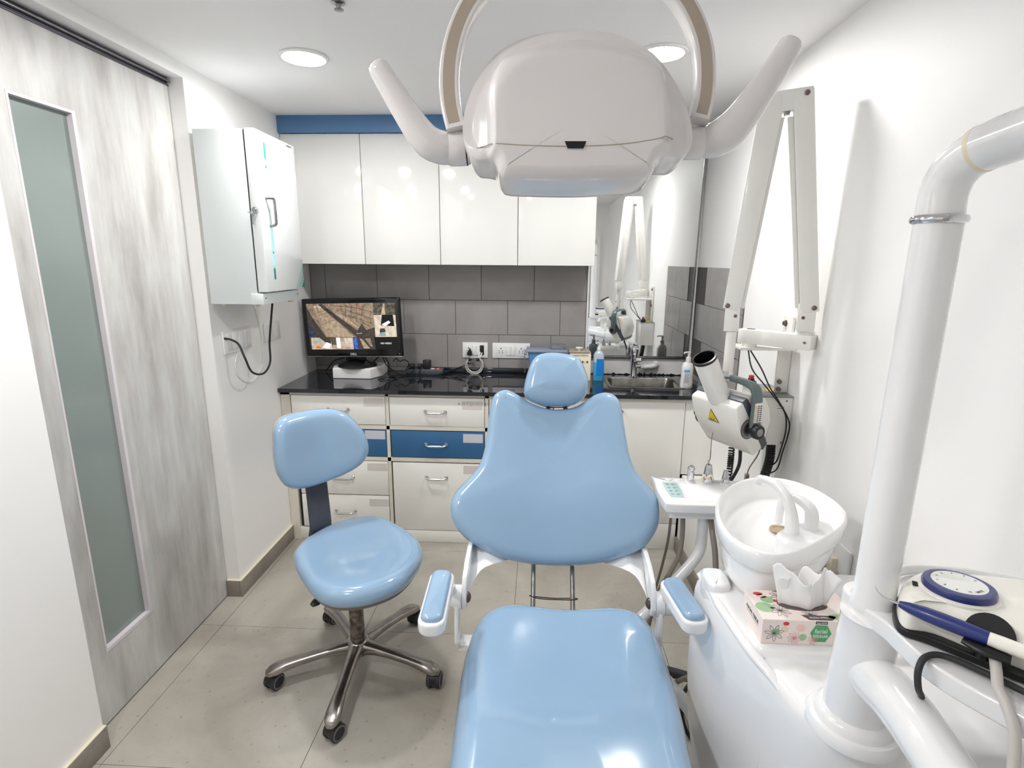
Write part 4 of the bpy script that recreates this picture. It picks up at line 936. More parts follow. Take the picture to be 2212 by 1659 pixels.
# instrument tray on its arm (belongs to the chair side)
t = thing('instrument_tray', 'white instrument tray with aqua keypad on a bent white arm', 'instrument tray', (1.83, 1.58, .78))
tr = [(1.700, 1.700), (1.704, 1.706), (1.80, 1.702), (1.96, 1.690), (1.985, 1.680), (2.008, 1.655), (2.006, 1.56), (1.99, 1.510), (1.97, 1.500), (1.76, 1.497), (1.708, 1.500), (1.698, 1.515), (1.694, 1.60)]
MB().pillow(tr, .030, .005, .006, lambda x, y, z: Vector((x, y, .762 + z)), n=3, sm=2).build('tray_body', 'unit', t, angle=45)
MB().prism([(1.716, 1.522), (1.985, 1.520), (1.985, 1.66), (1.722, 1.668)], (0, 0, .735), (1, 0, 0), (0, 1, 0), .028, .003).build('tray_underside', 'unit', t)
MB().prism([(1.775, 1.530), (1.975, 1.525), (1.965, 1.640), (1.775, 1.655)], (0, 0, .7915), (1, 0, 0), (0, 1, 0), .0012, .0004).build('tray_mat', mat('white_tray_mat', (242, 242, 242), .3), t)
kp = MB().prism([(1.722, 1.560), (1.726, 1.548), (1.762, 1.546), (1.768, 1.60), (1.766, 1.655), (1.722, 1.662), (1.7185, 1.61)], (0, 0, .7918), (1, 0, 0), (0, 1, 0), .0012, .0003).build('keypad', 'ltblue', t)
mb = MB()
for i in range(2):
    for j in range(4): mb.lathe([(.0055, 0), (.0055, .0003), (.0045, .0003), (.0045, 0)], (1.733 + .018 * i, 1.567 + .025 * j, .7929), seg=16).box((1.7305 + .018 * i, 1.566 + .025 * j, .793), (1.7355 + .018 * i, 1.5675 + .025 * j, .7933))
mb.build('key_symbols', 'ink', kp)
for x in (1.745, 1.775): MB().lathe([(.011, 0), (.010, .004), (.004, .005)], (x, 1.682, .790), seg=18).build('holder_knob', 'wplas', t)
MB().tube([(1.829, 1.56, .738), (1.830, 1.56, .68), (1.829, 1.558, .632), (1.819, 1.552, .600), (1.790, 1.540, .565), (1.74, 1.522, .515), (1.69, 1.50, .465), (1.62, 1.47, .405), (1.535, 1.40, .345)], .0165, 20, 6).build('support_arm', 'unit', t, angle=60)
for k in range(3):
    x, y = ((1.815, 1.676), (1.868, 1.672), (1.921, 1.664))[k]
    MB().lathe([(.017, 0), (.016, .004), (.012, .005)], (x, y, .790), seg=24).build('holder_ring', 'wplas', t)
# three instruments in the holders
tag(MB().lathe([(.0105, 0), (.0112, .006), (.0112, .026), (.0105, .034), (.0112, .036), (.0112, .044), (.009, .048), (.004, .049)], (1.815, 1.676, .795), seg=24).tube([(1.815 + .006 * math.cos(a_), 1.664, .832 + .006 * math.sin(a_)) for a_ in (0, .8, 1.6, 2.4, 3.2, 4.0, 4.8, 5.6)], .0012, 8, 2, closed=True).build('handpiece_coupling', 'chrome', base=(1.815, 1.676, .795)), 'squat chrome handpiece coupling in the holder nearest the keypad', 'dental instrument', 'instruments in the tray holders')
t2 = thing('air_water_syringe', 'tall chrome and white syringe with a thin bent needle in the middle holder', 'dental instrument', (1.868, 1.672, .795), 'instruments in the tray holders')
MB().lathe([(.0175, 0), (.0165, .010), (.0135, .030), (.0105, .052), (.0095, .056), (.006, .056), (.005, .052)], (1.868, 1.672, .795), seg=28).build('syringe_head', 'chrome', t2)
MB().tube([(1.850, 1.66, .802), (1.845, 1.655, .812), (1.851, 1.655, .822), (1.860, 1.656, .812), (1.872, 1.655, .822), (1.882, 1.657, .806)], .0035, 10, 5).build('grip_collar', 'cream', t2)
MB().tube([(1.868, 1.672, .845), (1.866, 1.674, .862), (1.872, 1.676, .872), (1.872, 1.68, .93), (1.874, 1.682, .955)], .0011, 8, 5).build('needle', 'bolt', t2)
tag(MB().lathe([(.0125, 0), (.0115, .010), (.0085, .030), (.0068, .040), (.005, .0405), (.0045, .036)], (1.921, 1.664, .795), seg=24).tube([(1.909, 1.655, .800), (1.907, 1.652, .806), (1.911, 1.652, .811)], .003, 8, 4).build('suction_tip_holder', 'chrome', base=(1.921, 1.664, .795)), 'small chrome cone instrument in the holder farthest from the keypad', 'dental instrument', 'instruments in the tray holders')
# hoses
def hose(pts, r, m, label, nm='hose'): tag(MB().tube(pts, r, 12, 8).build(nm, m, base=pts[0]), label, 'hose', 'hoses around the dental unit')
hose([(1.768, 1.565, .735), (1.770, 1.56, .66), (1.762, 1.55, .60), (1.735, 1.54, .54), (1.70, 1.53, .47), (1.68, 1.54, .33), (1.70, 1.56, .2), (1.74, 1.58, .06), (1.77, 1.60, .02)], .0075, 'hose', 'grey hose bending down from the keypad end of the tray')
hose([(1.742, 1.60, .735), (1.745, 1.62, .62), (1.742, 1.66, .5), (1.73, 1.70, .35), (1.72, 1.72, .2), (1.73, 1.72, .06)], .0045, 'hose', 'thin grey hose at the far left under the instrument tray')
hose([(1.852, 1.565, .735), (1.845, 1.52, .70), (1.850, 1.49, .64), (1.848, 1.46, .56), (1.83, 1.42, .45), (1.80, 1.36, .3), (1.80, 1.33, .1)], .0085, 'hose', 'thick grey hose running down beside the spittoon')
hose([(1.870, 1.41, .62), (1.845, 1.40, .59), (1.835, 1.40, .55), (1.850, 1.40, .50)], .0035, 'blk', 'short black hose showing between the grey hose and the spittoon')
hose([(1.850, 1.30, .38), (1.80, 1.33, .36), (1.755, 1.40, .28), (1.742, 1.47, .18), (1.740, 1.50, .08), (1.745, 1.52, .01)], .0075, 'hose', 'grey hose hanging from under the right armrest to the floor')
hose([(1.58, 1.66, .11), (1.70, 1.67, .10), (1.80, 1.655, .09), (1.88, 1.63, .085), (1.95, 1.60, .08)], .017, 'rub', 'thick dark grey corrugated hose crossing behind the armrest on the floor')
hose([(1.87, 1.60, .10), (1.835, 1.56, .13), (1.80, 1.52, .10), (1.80, 1.47, .05), (1.83, 1.44, .02), (1.87, 1.44, .02)], .0065, 'blk', 'black hose curling on the floor beside the unit')
tag(MB().tube([(1.60, 1.50, .30), (1.70, 1.44, .265), (1.78, 1.34, .22), (1.86, 1.24, .17)], .020, 18, 6).build('connecting_tube', 'unit', base=(1.7, 1.44, .25)), 'white connecting tube between the chair base and the unit', 'tube')
t = thing('foot_pedal_plate', 'long narrow cream metal foot plate on the floor between chair and unit', 'foot plate', (1.80, 1.45, 0))
MB().prism([(1.745, 1.62), (1.795, 1.60), (1.835, 1.30), (1.80, 1.29), (1.70, 1.31), (1.69, 1.60)], (0, 0, .001), (1, 0, 0), (0, 1, 0), .022, .004).build('plate', 'cab', t)
# wall oddments low on the right wall
t = thing('wall_outlet', 'pale open plug point low on the right wall behind the spittoon', 'socket', (2.195, 1.50, .63))
MB().box((2.17, 1.46, .585), (2.1965, 1.555, .655), .004).build('outlet_box', 'cream', t)
MB().lathe([(.016, 0), (.016, .02), (.012, .022)], (2.17, 1.50, .62), (-1, 0, 0)).build('plug', 'tan', t)
t = thing('switch_plate', 'white switch plate low on the right wall, the farther of two', 'switch plate', (2.19, 1.45, .68)); MB().box((2.187, 1.41, .615), (2.1965, 1.49, .70), .003).build('cover_plate', 'wplas', t)
t = thing('switch_plate', 'white switch plate low on the right wall, the nearer of two beside the pole', 'switch plate', (2.19, 1.33, .68)); MB().box((2.187, 1.27, .60), (2.1965, 1.375, .70), .003).build('cover_plate', 'wplas', t)

# tissue box
tx0, tx1, ty0, ty1, tz0, tz1 = 1.767, 1.957, .966, 1.066, .7452, .799
t = thing('tissue_box', 'floral tissue box with green hexagon standing on the dental unit deck', 'tissue box', ((tx0 + tx1) / 2, (ty0 + ty1) / 2, tz0))
card = mat('tissue_box_card', (236, 228, 222), .5, rgb2=(238, 222, 216), scale=14, contrast=(.35, .6))
MB().box((tx0, ty0, tz0), (tx1, ty1, tz1), .0008, 1).build('carton', card, t)
grn = mat('hexagon_green', (84, 160, 104), .5); peach = mat('peach_print', (240, 206, 186), .5); crim = mat('crimson_print', (216, 62, 78), .5); sage = mat('sage_print', (158, 196, 150), .5); brn = mat('brown_print', (96, 80, 80), .5)
yf = ty0 - .0001
def disc(par, nm, m, pts, o, ux, uy): return MB().prism(pts, o, ux, uy, .0003).build(nm, m, par)
circ = lambda x, y, r, n=16, e=1.0: [(x + r * math.cos(2 * math.pi * k / n), y + r * e * math.sin(2 * math.pi * k / n)) for k in range(n)]
X1, Z1 = (1, 0, 0), (0, 0, 1); OF = (tx0, yf, tz0)
hx = disc(t, 'green_hexagon', grn, [(.093, .027), (.102, .045), (.124, .045), (.134, .027), (.124, .008), (.102, .008)], OF, X1, Z1)
text('lettering', 'facial', .0125, (tx0 + .1135, yf - .0004, tz0 + .0315), X1, Z1, 'wplas', hx)
text('lettering', 'tissue', .0125, (tx0 + .1135, yf - .0004, tz0 + .0215), X1, Z1, 'wplas', hx)
bl = disc(t, 'brand_tab', brn, [(.128, .0465)] and rrect(.101, .0465 + .0005, .124, .0535, .001, 2), OF, X1, Z1)
text('lettering', 'happy HOME', .0035, (tx0 + .1125, yf - .0004, tz0 + .0502), X1, Z1, 'wplas', bl)
for nm, m, p in (('print_dot', peach, circ(.074, .037, .0085)), ('print_dot', sage, circ(.080, .017, .0075)), ('print_dot', peach, circ(.044, .033, .0065)), ('print_dot', crim, circ(.045, .046, .006, e=.7)), ('print_dot', crim, circ(.064, .014, .003)), ('print_dot', sage, circ(.027, .027, .008, e=.9))): disc(t, nm, m, p, OF, X1, Z1)
mb = MB()
def flower(mb, cx_, cz_, R, petals, o, ux, uy, w=.0005, d=.0004):
    ux, uy = Vector(ux), Vector(uy); o = Vector(o); nn = ux.cross(uy) * d
    for k in range(petals):
        a_ = 2 * math.pi * k / petals + .3; pts = []
        for j in range(7):
            f = j / 6; ww = .28 * math.sin(math.pi * f); pts.append((cx_ + R * f * math.cos(a_ + ww), cz_ + R * f * math.sin(a_ + ww)))
        mb.tube([o + nn + ux * p[0] + uy * p[1] for p in pts], w, 4, 1)
        mb.tube([o + nn + ux * p[0] + uy * p[1] for p in [(cx_ + R * (j / 6) * math.cos(a_ - .28 * math.sin(math.pi * j / 6)), cz_ + R * (j / 6) * math.sin(a_ - .28 * math.sin(math.pi * j / 6))) for j in range(7)]], w, 4, 1)
flower(mb, .024, .024, .019, 7, OF, X1, Z1, .00035); mb.build('line_flower', 'ink', t)
mb = MB(); flower(mb, .064, .015, .014, 9, OF, X1, Z1, .0003); flower(mb, .100, .012, .011, 8, OF, X1, Z1, .0003); mb.build('line_flower', mat('pink_line', (226, 170, 176), .5), t)
OT = (tx0, ty0, tz1); Y1 = (0, 1, 0)
for nm, m, p in (('print_dot', crim, circ(.022, .086, .010, e=.6)), ('print_dot', sage, circ(.034, .066, .014, e=.8)), ('print_dot', sage, circ(.018, .040, .018, e=.9)), ('print_dot', peach, circ(.026, .078, .011, e=.6)), ('print_dot', crim, circ(.050, .062, .005)), ('print_dot', crim, circ(.034, .038, .005, e=.5)), ('print_dot', sage, circ(.150, .015, .018, e=.5))): disc(t, nm, m, p, OT, X1, Y1)
mb = MB(); flower(mb, .062, .080, .018, 8, OT, X1, Y1, .0003); flower(mb, .045, .030, .020, 8, OT, X1, Y1, .0003); flower(mb, .1, .02, .016, 8, OT, X1, Y1, .0003); mb.build('line_flower', 'ink', t)
bt = disc(t, 'brand_band', brn, [(.080, .018), (.090, .003), (.134, .003), (.148, .015), (.142, .018)], OT, X1, Y1)
text('lettering', 'happy HOME', .0065, (tx0 + .111, ty0 + .0105, tz1 + .0004), (-1, 0, 0), (0, -1, 0), 'wplas', bt)
bt = disc(t, 'brand_band', brn, [(.058, .0985), (.064, .094), (.10, .094), (.104, .0985)], OT, X1, Y1)
text('lettering', 'FACIAL TISSUE', .0095, (tx0 - .0003, (ty0 + ty1) / 2, tz0 + .032), (0, -1, 0), (0, 0, 1), 'ink', t)
MB().box((tx0 - .0004, ty0 + .02, tz0 + .024), (tx0 - .0001, ty1 - .02, tz0 + .0246)).build('underline', 'ink', t)
MB().prism(circ(.098, .052, .050, 24, .42), OT, X1, Y1, .0003).build('slot_opening', brn, t)
# tissue sheet: crumpled fan rising out of the slot
sheet = bmesh.new(); nu, nv = 26, 14; rnd = random.Random(3)
G = []
topz = lambda u: .074 + .014 * math.sin(u * 7.5 + .4) - .010 * max(0, u - .75) * 4 + .006 * math.sin(u * 17)
for layer in (0, 1):
    g_ = []
    for j in range(nv + 1):
        row = []
        v = j / nv
        for i in range(nu + 1):
            u = i / nu
            wv = .046 + .012 * v
            x = tx0 + .098 + (u - .5) * 2 * wv + (-.002 * v * v if layer == 0 else .006 * v)
            y = ty0 + .052 + (.013 * math.sin(u * 8 + v * 1.6 + layer * 1.7) + .004 * math.sin(u * 19 + v * 3)) * (.35 + v) + (-.010 if layer == 0 else .012) * (1 - (2 * u - 1) ** 2) * (1 + .8 * v)
            z = tz1 - .004 + topz(u if layer == 0 else 1 - u) * v * (1 if layer == 0 else .88) + .004 * math.sin(u * 31 + layer) * v
            row.append(sheet.verts.new((x, y, z)))
        g_.append(row)
    for j in range(nv):
        for i in range(nu): sheet.faces.new((g_[j][i], g_[j][i + 1], g_[j + 1][i + 1], g_[j + 1][i]))
mb = MB(); mb._take(sheet); tis = mat('tissue_paper', (244, 243, 243), .9, trans=0, sss=.0)
so_ = mb.build('tissue_sheet', tis, t, angle=28)
md = so_.modifiers.new('thick', 'SOLIDIFY'); md.thickness = .0004

# scaler unit on the shelf
u1 = Vector((.985, -.17, 0)).normalized(); v1 = Vector((.17, .985, 0)).normalized()
SO = Vector((1.885, .775, .966))
t = thing('ultrasonic_scaler', 'ivory ultrasonic scaler with a blue round dial on the service shelf', 'scaler', (1.95, .72, .966))
sc_out = [(1.903, .800), (1.930, .806), (2.02, .80), (2.10, .78), (2.14, .74), (2.145, .60), (2.12, .50), (2.04, .49), (1.985, .535), (1.935, .59), (1.885, .64), (1.850, .675), (1.838, .705), (1.845, .735), (1.872, .775)]
sf_ = lambda x, y, z: Vector((x, y, .966 + z + max(0, (1.90 - x)) * -.18 * (z / .05)))
MB().pillow([(x + (.012 if y < .70 and x < 2.03 else 0), y + (.012 if y < .70 and x < 2.03 else 0)) for x, y in sc_out], .012, .003, .003, lambda x, y, z: Vector((x, y, .966 + z)), n=2, sm=4).build('dark_base', 'blk', t, angle=50)
MB().pillow([(x + (.020 if y < .70 and x < 2.03 else 0), y + (.020 if y < .70 and x < 2.03 else 0)) for x, y in [(1.99 + (x - 1.99) * .975, .65 + (y - .65) * .975) for x, y in sc_out]], .044, .026, .004, lambda x, y, z: Vector((x, y, .976 + z)), crown=.003, n=8, sm=4).build('case', 'ivory', t, angle=60)
DC = Vector((1.929, .735, 1.019))
dn = Vector((-.01, .05, 1)).normalized()
MB().lathe([(.049, -.004), (.048, .002), (.044, .004)], DC, dn, 48).build('dial_seat', 'ivory', t)
dk_ = MB().lathe([(.0432, .002), (.0440, .009), (.0420, .0130), (.0342, .0146), (.033, .0142)], DC, dn, 56).build('dial_ring', 'navy', t, angle=50)
df = MB().lathe([(.0332, .0140), (.0328, .0148), (.001, .0150)], DC, dn, 48).build('dial_face', mat('dial_white', (238, 240, 236), .3), dk_)
dx_, dy_ = Vector((1, 0, .01)).normalized(), Vector((0, 1, -.05)).normalized()
for k, s_ in enumerate(('MAX', '10', '9', '8', '7', '6', '5', '4', '3', '2')):
    an = math.radians(-70 - k * 31); e = dx_ * math.cos(an) + dy_ * math.sin(an)
    text('dial_mark', s_, .0065 if k == 0 else .005, DC + dn * .0153 + e * .0265, -(e.cross(dn)) * -1 if False else dn.cross(e), e, 'ink', df, depth=.0001)
MB().box((-.007, -.0035, 0), (.007, .0035, .001), .0005, 1, Matrix.Rotation(math.radians(60), 3, 'Z'), (1.880, .752, 1.0195)).build('indicator_slot', 'dark', t)
# holder and handpiece
hp0, hp1 = Vector((1.835, .714, 1.010)), Vector((1.968, .570, 1.014))
hd_ = (hp1 - hp0).normalized()
MB().tube([hp0 + hd_ * .098 + Vector((.024, .026, -.012)), hp0 + hd_ * .098 + Vector((.011, .012, -.002))], .026, 32, 1).build('holder_disc', 'blk', t)
MB().tube([hp0 + hd_ * .074 + Vector((-.005, -.006, -.011)), hp0 + hd_ * .095 + Vector((-.007, -.007, -.013)), hp0 + hd_ * .122 + Vector((-.005, -.006, -.013))], [.007, .010, .008], 16, 5, flat=.6).box((-.005, -.005, -.016), (.005, .005, .010), .002, 2, None, hp0 + hd_ * .095 + Vector((.002, .002, -.020))).build('handpiece_rest', 'blk', t)
t = thing('scaler_handpiece', 'dark blue scaler handpiece with thin curved metal tip lying on its rest', 'scaler handpiece', tuple(hp0))
L_ = (hp1 - hp0).length
MB().lathe([(.0045, 0), (.0075, .012), (.0095, .030), (.0102, .050), (.0100, .080), (.0092, .098)], hp0, hd_, 28).build('grip', 'navy', t)
MB().lathe([(.0088, .0982), (.0092, .110), (.0082, L_), (.0065, L_ + .05), (.0055, L_ + .09)], hp0, hd_, 28).build('tail', 'ivory', t)
MB().tube([hp0 + hd_ * .002, hp0 - hd_ * .008, hp0 - hd_ * .018 + Vector((0, 0, .001)), hp0 - hd_ * .026 + Vector((-.001, .001, .006)), hp0 - hd_ * .030 + Vector((-.001, .001, .013))], [.0022, .002, .0012, .0008, .0004], 10, 6).build('metal_tip', 'chrome', t)
tag(MB().tube([(2.03, .50, .972), (1.975, .535, .973), (1.93, .580, .973), (1.89, .630, .973), (1.862, .656, .973), (1.840, .657, .969), (1.827, .648, .955), (1.830, .646, .930), (1.850, .664, .903), (1.880, .695, .86), (1.91, .705, .79)], .0042, 12, 8).build('black_cable', 'rub', base=(1.9, .6, .97)), 'dark cable looping over the edge of the service shelf', 'cable')
tag(MB().tube([(1.905, .632, .992), (1.893, .612, .985), (1.885, .597, .976), (1.882, .580, .968), (1.880, .560, .945), (1.876, .545, .89), (1.872, .535, .82), (1.868, .53, .7)], .0062, 14, 8).build('grey_cable', mat('light_grey_cable', (196, 192, 188), .4), base=(1.9, .6, .97)), 'light grey cable hanging from the scaler over the shelf edge', 'cable')
# ================================================================ dental lamp
FA = 1178.3184
LD = .68
LU, LV, LN = Vector((0.99880151, 0.04840918, 0.00721833)), Vector((-0.01769226, 0.21958769, 0.97543233)), Vector((0.04563482, -0.97439099, 0.22018098))
LC = Vector((1.358, .740, 1.659)); s_ = LD / FA
LP = lambda x, y, z: LC + LU * x + LV * y + LN * z            # local metres
def q(u, v, z=0.0): return LP((u - 1245) * s_, -(v - 250) * s_, z)
t = thing('dental_lamp', 'white dental operating lamp with two side handles and an arched bracket', 'dental lamp', tuple(LC))
outl = [(1240, 86), (1330, 96), (1400, 132), (1446, 190), (1474, 250), (1485, 300), (1481, 335), (1462, 352), (1425, 356), (1408, 366), (1400, 388), (1380, 399), (1310, 403), (1240, 405), (1160, 404), (1098, 401), (1080, 390), (1070, 368), (1055, 362), (1030, 358), (1012, 335), (1002, 300), (1008, 250), (1033, 188), (1080, 130), (1150, 97)]
ol = [((u - 1245) * s_, -(v - 250) * s_) for u, v in outl]
def sg(x, k=.005): return 1 / (1 + math.exp(-max(-50, min(50, x / k))))
def ld(x, y):
    wv = .101 - .014 * max(0, (y - .01) / .06) ** 2 + .010 * max(0, (-.05 - y) / .03)
    up = 1 - sg(y - .062, .006)
    step = .011 * sg(wv - abs(x), .0025) * up
    ridge = .0035 * math.exp(-((abs(x) - wv) / .004) ** 2) * up
    yy = max(0.0, y + .02)
    e = math.sqrt((x / .139) ** 2 + (yy / .112) ** 2)
    dome = -.034 * max(0, e - .72) ** 1.6 * 4.2 if e > .72 else 0.0
    return step + ridge + dome - .006 * max(0, -(y + .05)) / .03
MB().pillow(ol, .105, .012, .045, lambda x, y, z: LP(x, y, z - .075), crown=.0, dish=ld, n=64, sm=6, kt=6).build('lamp_housing', 'lampw', t, angle=70)
# seam across the lower part
surf = .105 - .075
seam = [(1013, 334), (1030, 337), (1066, 338), (1080, 341), (1150, 345), (1240, 346), (1330, 342), (1400, 332), (1418, 326), (1440, 322), (1478, 318)]
mb = MB(); pts = []
for u, v in seam:
    x, y = (u - 1245) * s_, -(v - 250) * s_
    r = max(abs(x) / .138, 0); pts.append(LP(x, y, surf + .0001 + ld(x, y) ))
mb.tube(pts[1:-1], .0006, 6, 4).build('seam', 'tan', t)
zz = surf + .0102
MB().prism([((u - 1245) * s_, -(v - 250) * s_) for u, v in ((1213, 337), (1257, 337), (1251, 351), (1219, 351))], LP(0, 0, zz), LU, LV, .0012).build('sensor_window', 'blkg', t)
# collars and handles
for side, c0, c1, rr_ in ((-1, (1008, 298), (962, 300), .0212), (1, (1480, 288), (1535, 286), .0200)):
    a0, a1 = q(*c0, -.030), q(*c1, -.030); ax = (a1 - a0).normalized(); L_ = (a1 - a0).length
    MB().lathe([(rr_ * .94, -.012), (rr_ * .94, .002), (rr_, .003), (rr_ * 1.02, L_ * .5), (rr_, L_ - .002), (rr_ * .9, L_ + .001)], a0, ax, 40).build('collar', 'lampw', t, angle=50)
    MB().lathe([(rr_ * .95, .0015), (rr_ * 1.003, .0018), (rr_ * 1.003, .003)], a0, ax, 40).build('collar_joint', 'dark', t)
h1 = [(968, 300), (948, 300), (922, 292), (898, 268), (870, 228), (842, 184), (818, 146)]
MB().tube([q(u, v, -.030 + .004 * k) for k, (u, v) in enumerate(h1)], [.019, .0205, .0205, .0185, .0165, .015, .0135], 28, 8).lathe([(.0135, 0), (.0128, .004), (.0105, .008), (.006, .0105), (.001, .0115)], q(818, 146, -.006), q(818, 146, -.006) - q(826, 158, -.0075), 28).build('handle', 'lampw', t, angle=60)
h2 = [(1532, 286), (1556, 284), (1590, 266), (1622, 230), (1655, 182), (1685, 137), (1710, 96)]
MB().tube([q(u, v, -.030 + .004 * k) for k, (u, v) in enumerate(h2)], [.018, .0215, .0225, .020, .0175, .016, .0145], 28, 8).lathe([(.0145, 0), (.0138, .004), (.0112, .008), (.0065, .0105), (.001, .0118)], q(1710, 96, -.006), q(1710, 96, -.006) - q(1701, 111, -.0075), 28).build('handle', 'lampw', t, angle=60)
# arched bracket: U-channel with tan inlay
ar = [(984, 272), (973, 225), (969, 170), (974, 110), (990, 50), (1020, -8), (1070, -62), (1140, -104), (1245, -122), (1350, -106), (1425, -65), (1478, -10), (1508, 45), (1524, 100), (1528, 160), (1524, 210), (1514, 252)]
P = catmull([q(u, v, -.006) for u, v in ar], 5)
cc = q(1248, 150, -.006); r1, r2 = [], []
for i, p in enumerate(P):
    d = (P[min(i + 1, len(P) - 1)] - P[max(i - 1, 0)]).normalized(); o_ = d.cross(LN).normalized()
    r1.append([p + o_ * a_ + LN * b_ for a_, b_ in rrect(-.0125, -.016, .0125, .004, .003, 3)])
    r2.append([p + o_ * a_ + LN * b_ for a_, b_ in ((-.0075, .0036), (.0065, .0036), (.0065, .0046), (-.0075, .0046))])
MB().rings(r1).build('arched_bracket', 'lampw', t, angle=50)
MB().rings(r2[1:-1]).build('bracket_inlay', 'tan', t)
# joint on top of the arch and the balance arm back to the pole
MB().lathe([(.026, -.03), (.030, -.02), (.030, .045), (.026, .055)], q(1245, -150, -.008), LV, 32).build('top_joint', 'lampw', t)
top = q(1245, -215, -.008)
MB().tube([tuple(top), (top.x + .05, top.y - .03, top.z + .01), (1.55, .68, 2.02), (1.75, .52, 1.98), (1.86, .40, 1.85), (1.895, .375, 1.74), (1.895, .37, 1.700)], .022, 24, 6).build('balance_arm', 'lampw', t, angle=60)

# ================================================================ monitor
MC = Vector((.3055, 2.905, 1.122))
Rm = Matrix.Rotation(math.radians(-5), 3, 'Z') @ Matrix.Rotation(math.radians(-1.8), 3, 'Y')
Rm = Matrix.Rotation(math.radians(6.5), 3, 'Z').inverted() @ Matrix.Rotation(math.radians(-1.9), 3, 'Y')
MF = lambda x, y, z: MC + Rm @ Vector((x, y, z))
mu, mv = Rm @ Vector((1, 0, 0)), Rm @ Vector((0, 0, 1))
t = thing('monitor', 'widescreen black monitor showing security camera views on the worktop', 'monitor', (.3055, 2.95, .905))
mw, mh = .281, .159
def mbox(a, b, bev=0.0):
    c = MC + Rm @ Vector([(a[i] + b[i]) / 2 for i in range(3)]); return MB().box(a, b, bev, 3, Rm, c)
mbox((-mw, 0, -mh), (mw, .028, mh), .010).build('bezel', 'blkg', t)
mbox((-mw + .002, -.0006, -mh - .0015), (mw - .002, .010, -mh + .004), .002).build('lower_trim', 'steel', t)
text('lettering', 'DELL', .017, MF(.0, -.0008, -mh + .014), mu, mv, 'paper', t, bold=.0004)
mbox((mw - .022, -.0012, -mh + .012), (mw - .014, .001, -mh + .020), .002).build('power_button', 'steel', t)
def em_mat(n, rgb, rgb2=None, sc=40, e=.13):
    m = mat(n, rgb, .25, rgb2=rgb2, scale=sc, vary=.15, coat=.0, contrast=(.35, .65)); nt = m.node_tree; b_ = nt.nodes['Principled BSDF']
    rp = [x for x in nt.nodes if x.type == 'VALTORGB'][0]; nt.links.new(rp.outputs[0], b_.inputs['Emission Color']); b_.inputs['Emission Strength'].default_value = e; return m
sw0, sw1, sh0, sh1 = -.252, .256, -.118, .132
scr = MB().prism([(sw0, sh0), (sw1, sh0), (sw1, sh1), (sw0, sh1)], MF(0, -.0012, 0), mu, mv, -.0005)
scr = mbox((sw0, -.0008, sh0), (sw1, .0004, sh1)).build('screen', em_mat('screen_dark', (40, 36, 34), (66, 58, 50), 60), t)
def spoly(nm, m, pts, k=0, par=None):
    W_, H_ = sw1 - sw0, sh1 - sh0
    return MB().prism([(sw0 + p[0] * W_, sh0 + p[1] * H_) for p in pts], MF(0, -.0010 - .00025 * k, 0), mu, mv, .0002).build(nm, m, par or scr)
sand = em_mat('screen_sand', (176, 158, 134), (140, 122, 100), 70); sand2 = em_mat('screen_sand_dark', (150, 132, 112), (108, 94, 80), 60)
drk = em_mat('screen_asphalt', (72, 64, 58), (48, 44, 44), 80); skyb = em_mat('screen_blue', (60, 66, 96), (30, 32, 44), 50)
pale = em_mat('screen_pale', (206, 196, 180), (170, 158, 142), 40); scb = em_mat('screen_cobalt', (70, 120, 220), (30, 60, 150), 90); sbl = em_mat('screen_black', (10, 10, 12), None, 10, .05)
wht = em_mat('screen_white', (236, 234, 230), None, 10, .25); org = em_mat('screen_orange', (230, 120, 50), None, 20)
spoly('picture_area', sand2, [(0, .27), (.76, .27), (.76, 1), (0, 1)])
spoly('picture_area', sand, [(.20, .27), (.55, .27), (.14, .98), (.08, .95)], 1)
spoly('picture_area', drk, [(.52, .27), (.66, .27), (.30, .80), (.18, 1), (.14, .98)], 1)
spoly('picture_area', sand, [(.66, .34), (.70, .30), (.36, .82), (.32, .78)], 1)
spoly('picture_area', drk, [(0, .27), (.20, .27), (.06, .70), (0, .95)], 1)
spoly('picture_area', skyb, [(0, .27), (.10, .27), (.03, .5), (0, .55)], 2)
spoly('picture_area', drk, [(.56, .27), (.76, .27), (.76, .48), (.66, .42), (.62, .56), (.57, .44)], 2)
mb = MB(); rd = random.Random(5)
def sline(x0, y0, x1, y1, w):
    W_, H_ = sw1 - sw0, sh1 - sh0; a_ = MF(sw0 + x0 * W_, -.0018, sh0 + y0 * H_); b_ = MF(sw0 + x1 * W_, -.0018, sh0 + y1 * H_); mb.tube([a_, b_], w, 4, 1)
for (a_, b_, c_, d_) in ((.12, .98, .16, .55), (.16, .55, .34, .66), (.14, .75, .30, .82), (.24, .98, .34, .66), (.12, .80, .28, .90), (.46, .98, .44, .70), (.40, .96, .42, .62), (.52, .98, .50, .62), (.58, .98, .56, .60), (.64, .98, .62, .64), (.42, .88, .74, .66), (.40, .78, .74, .56), (.44, .96, .76, .80), (.60, .62, .76, .44), (.30, .96, .56, .90)): sline(a_, b_, c_, d_, .0007)
mb.build('scaffold_lines', sbl, scr)
spoly('picture_area', em_mat('screen_green_grey', (96, 92, 78), (54, 52, 46), 60), [(.76, .70), (1, .70), (1, 1), (.76, 1)], 1)
spoly('picture_area', sand, [(.84, .74), (.89, .74), (.885, .98), (.87, .98)], 2)
spoly('picture_area', pale, [(.76, .27), (1, .27), (1, .74), (.76, .74)], 2)
spoly('picture_area', sbl, [(.83, .52), (.98, .50), (.97, .745), (.85, .745)], 3)
spoly('picture_area', wht, [(.84, .54), (.92, .62), (.94, .58), (.88, .50)], 4)
spoly('picture_area', drk, [(.81, .36), (.88, .38), (.87, .46), (.82, .45)], 4)
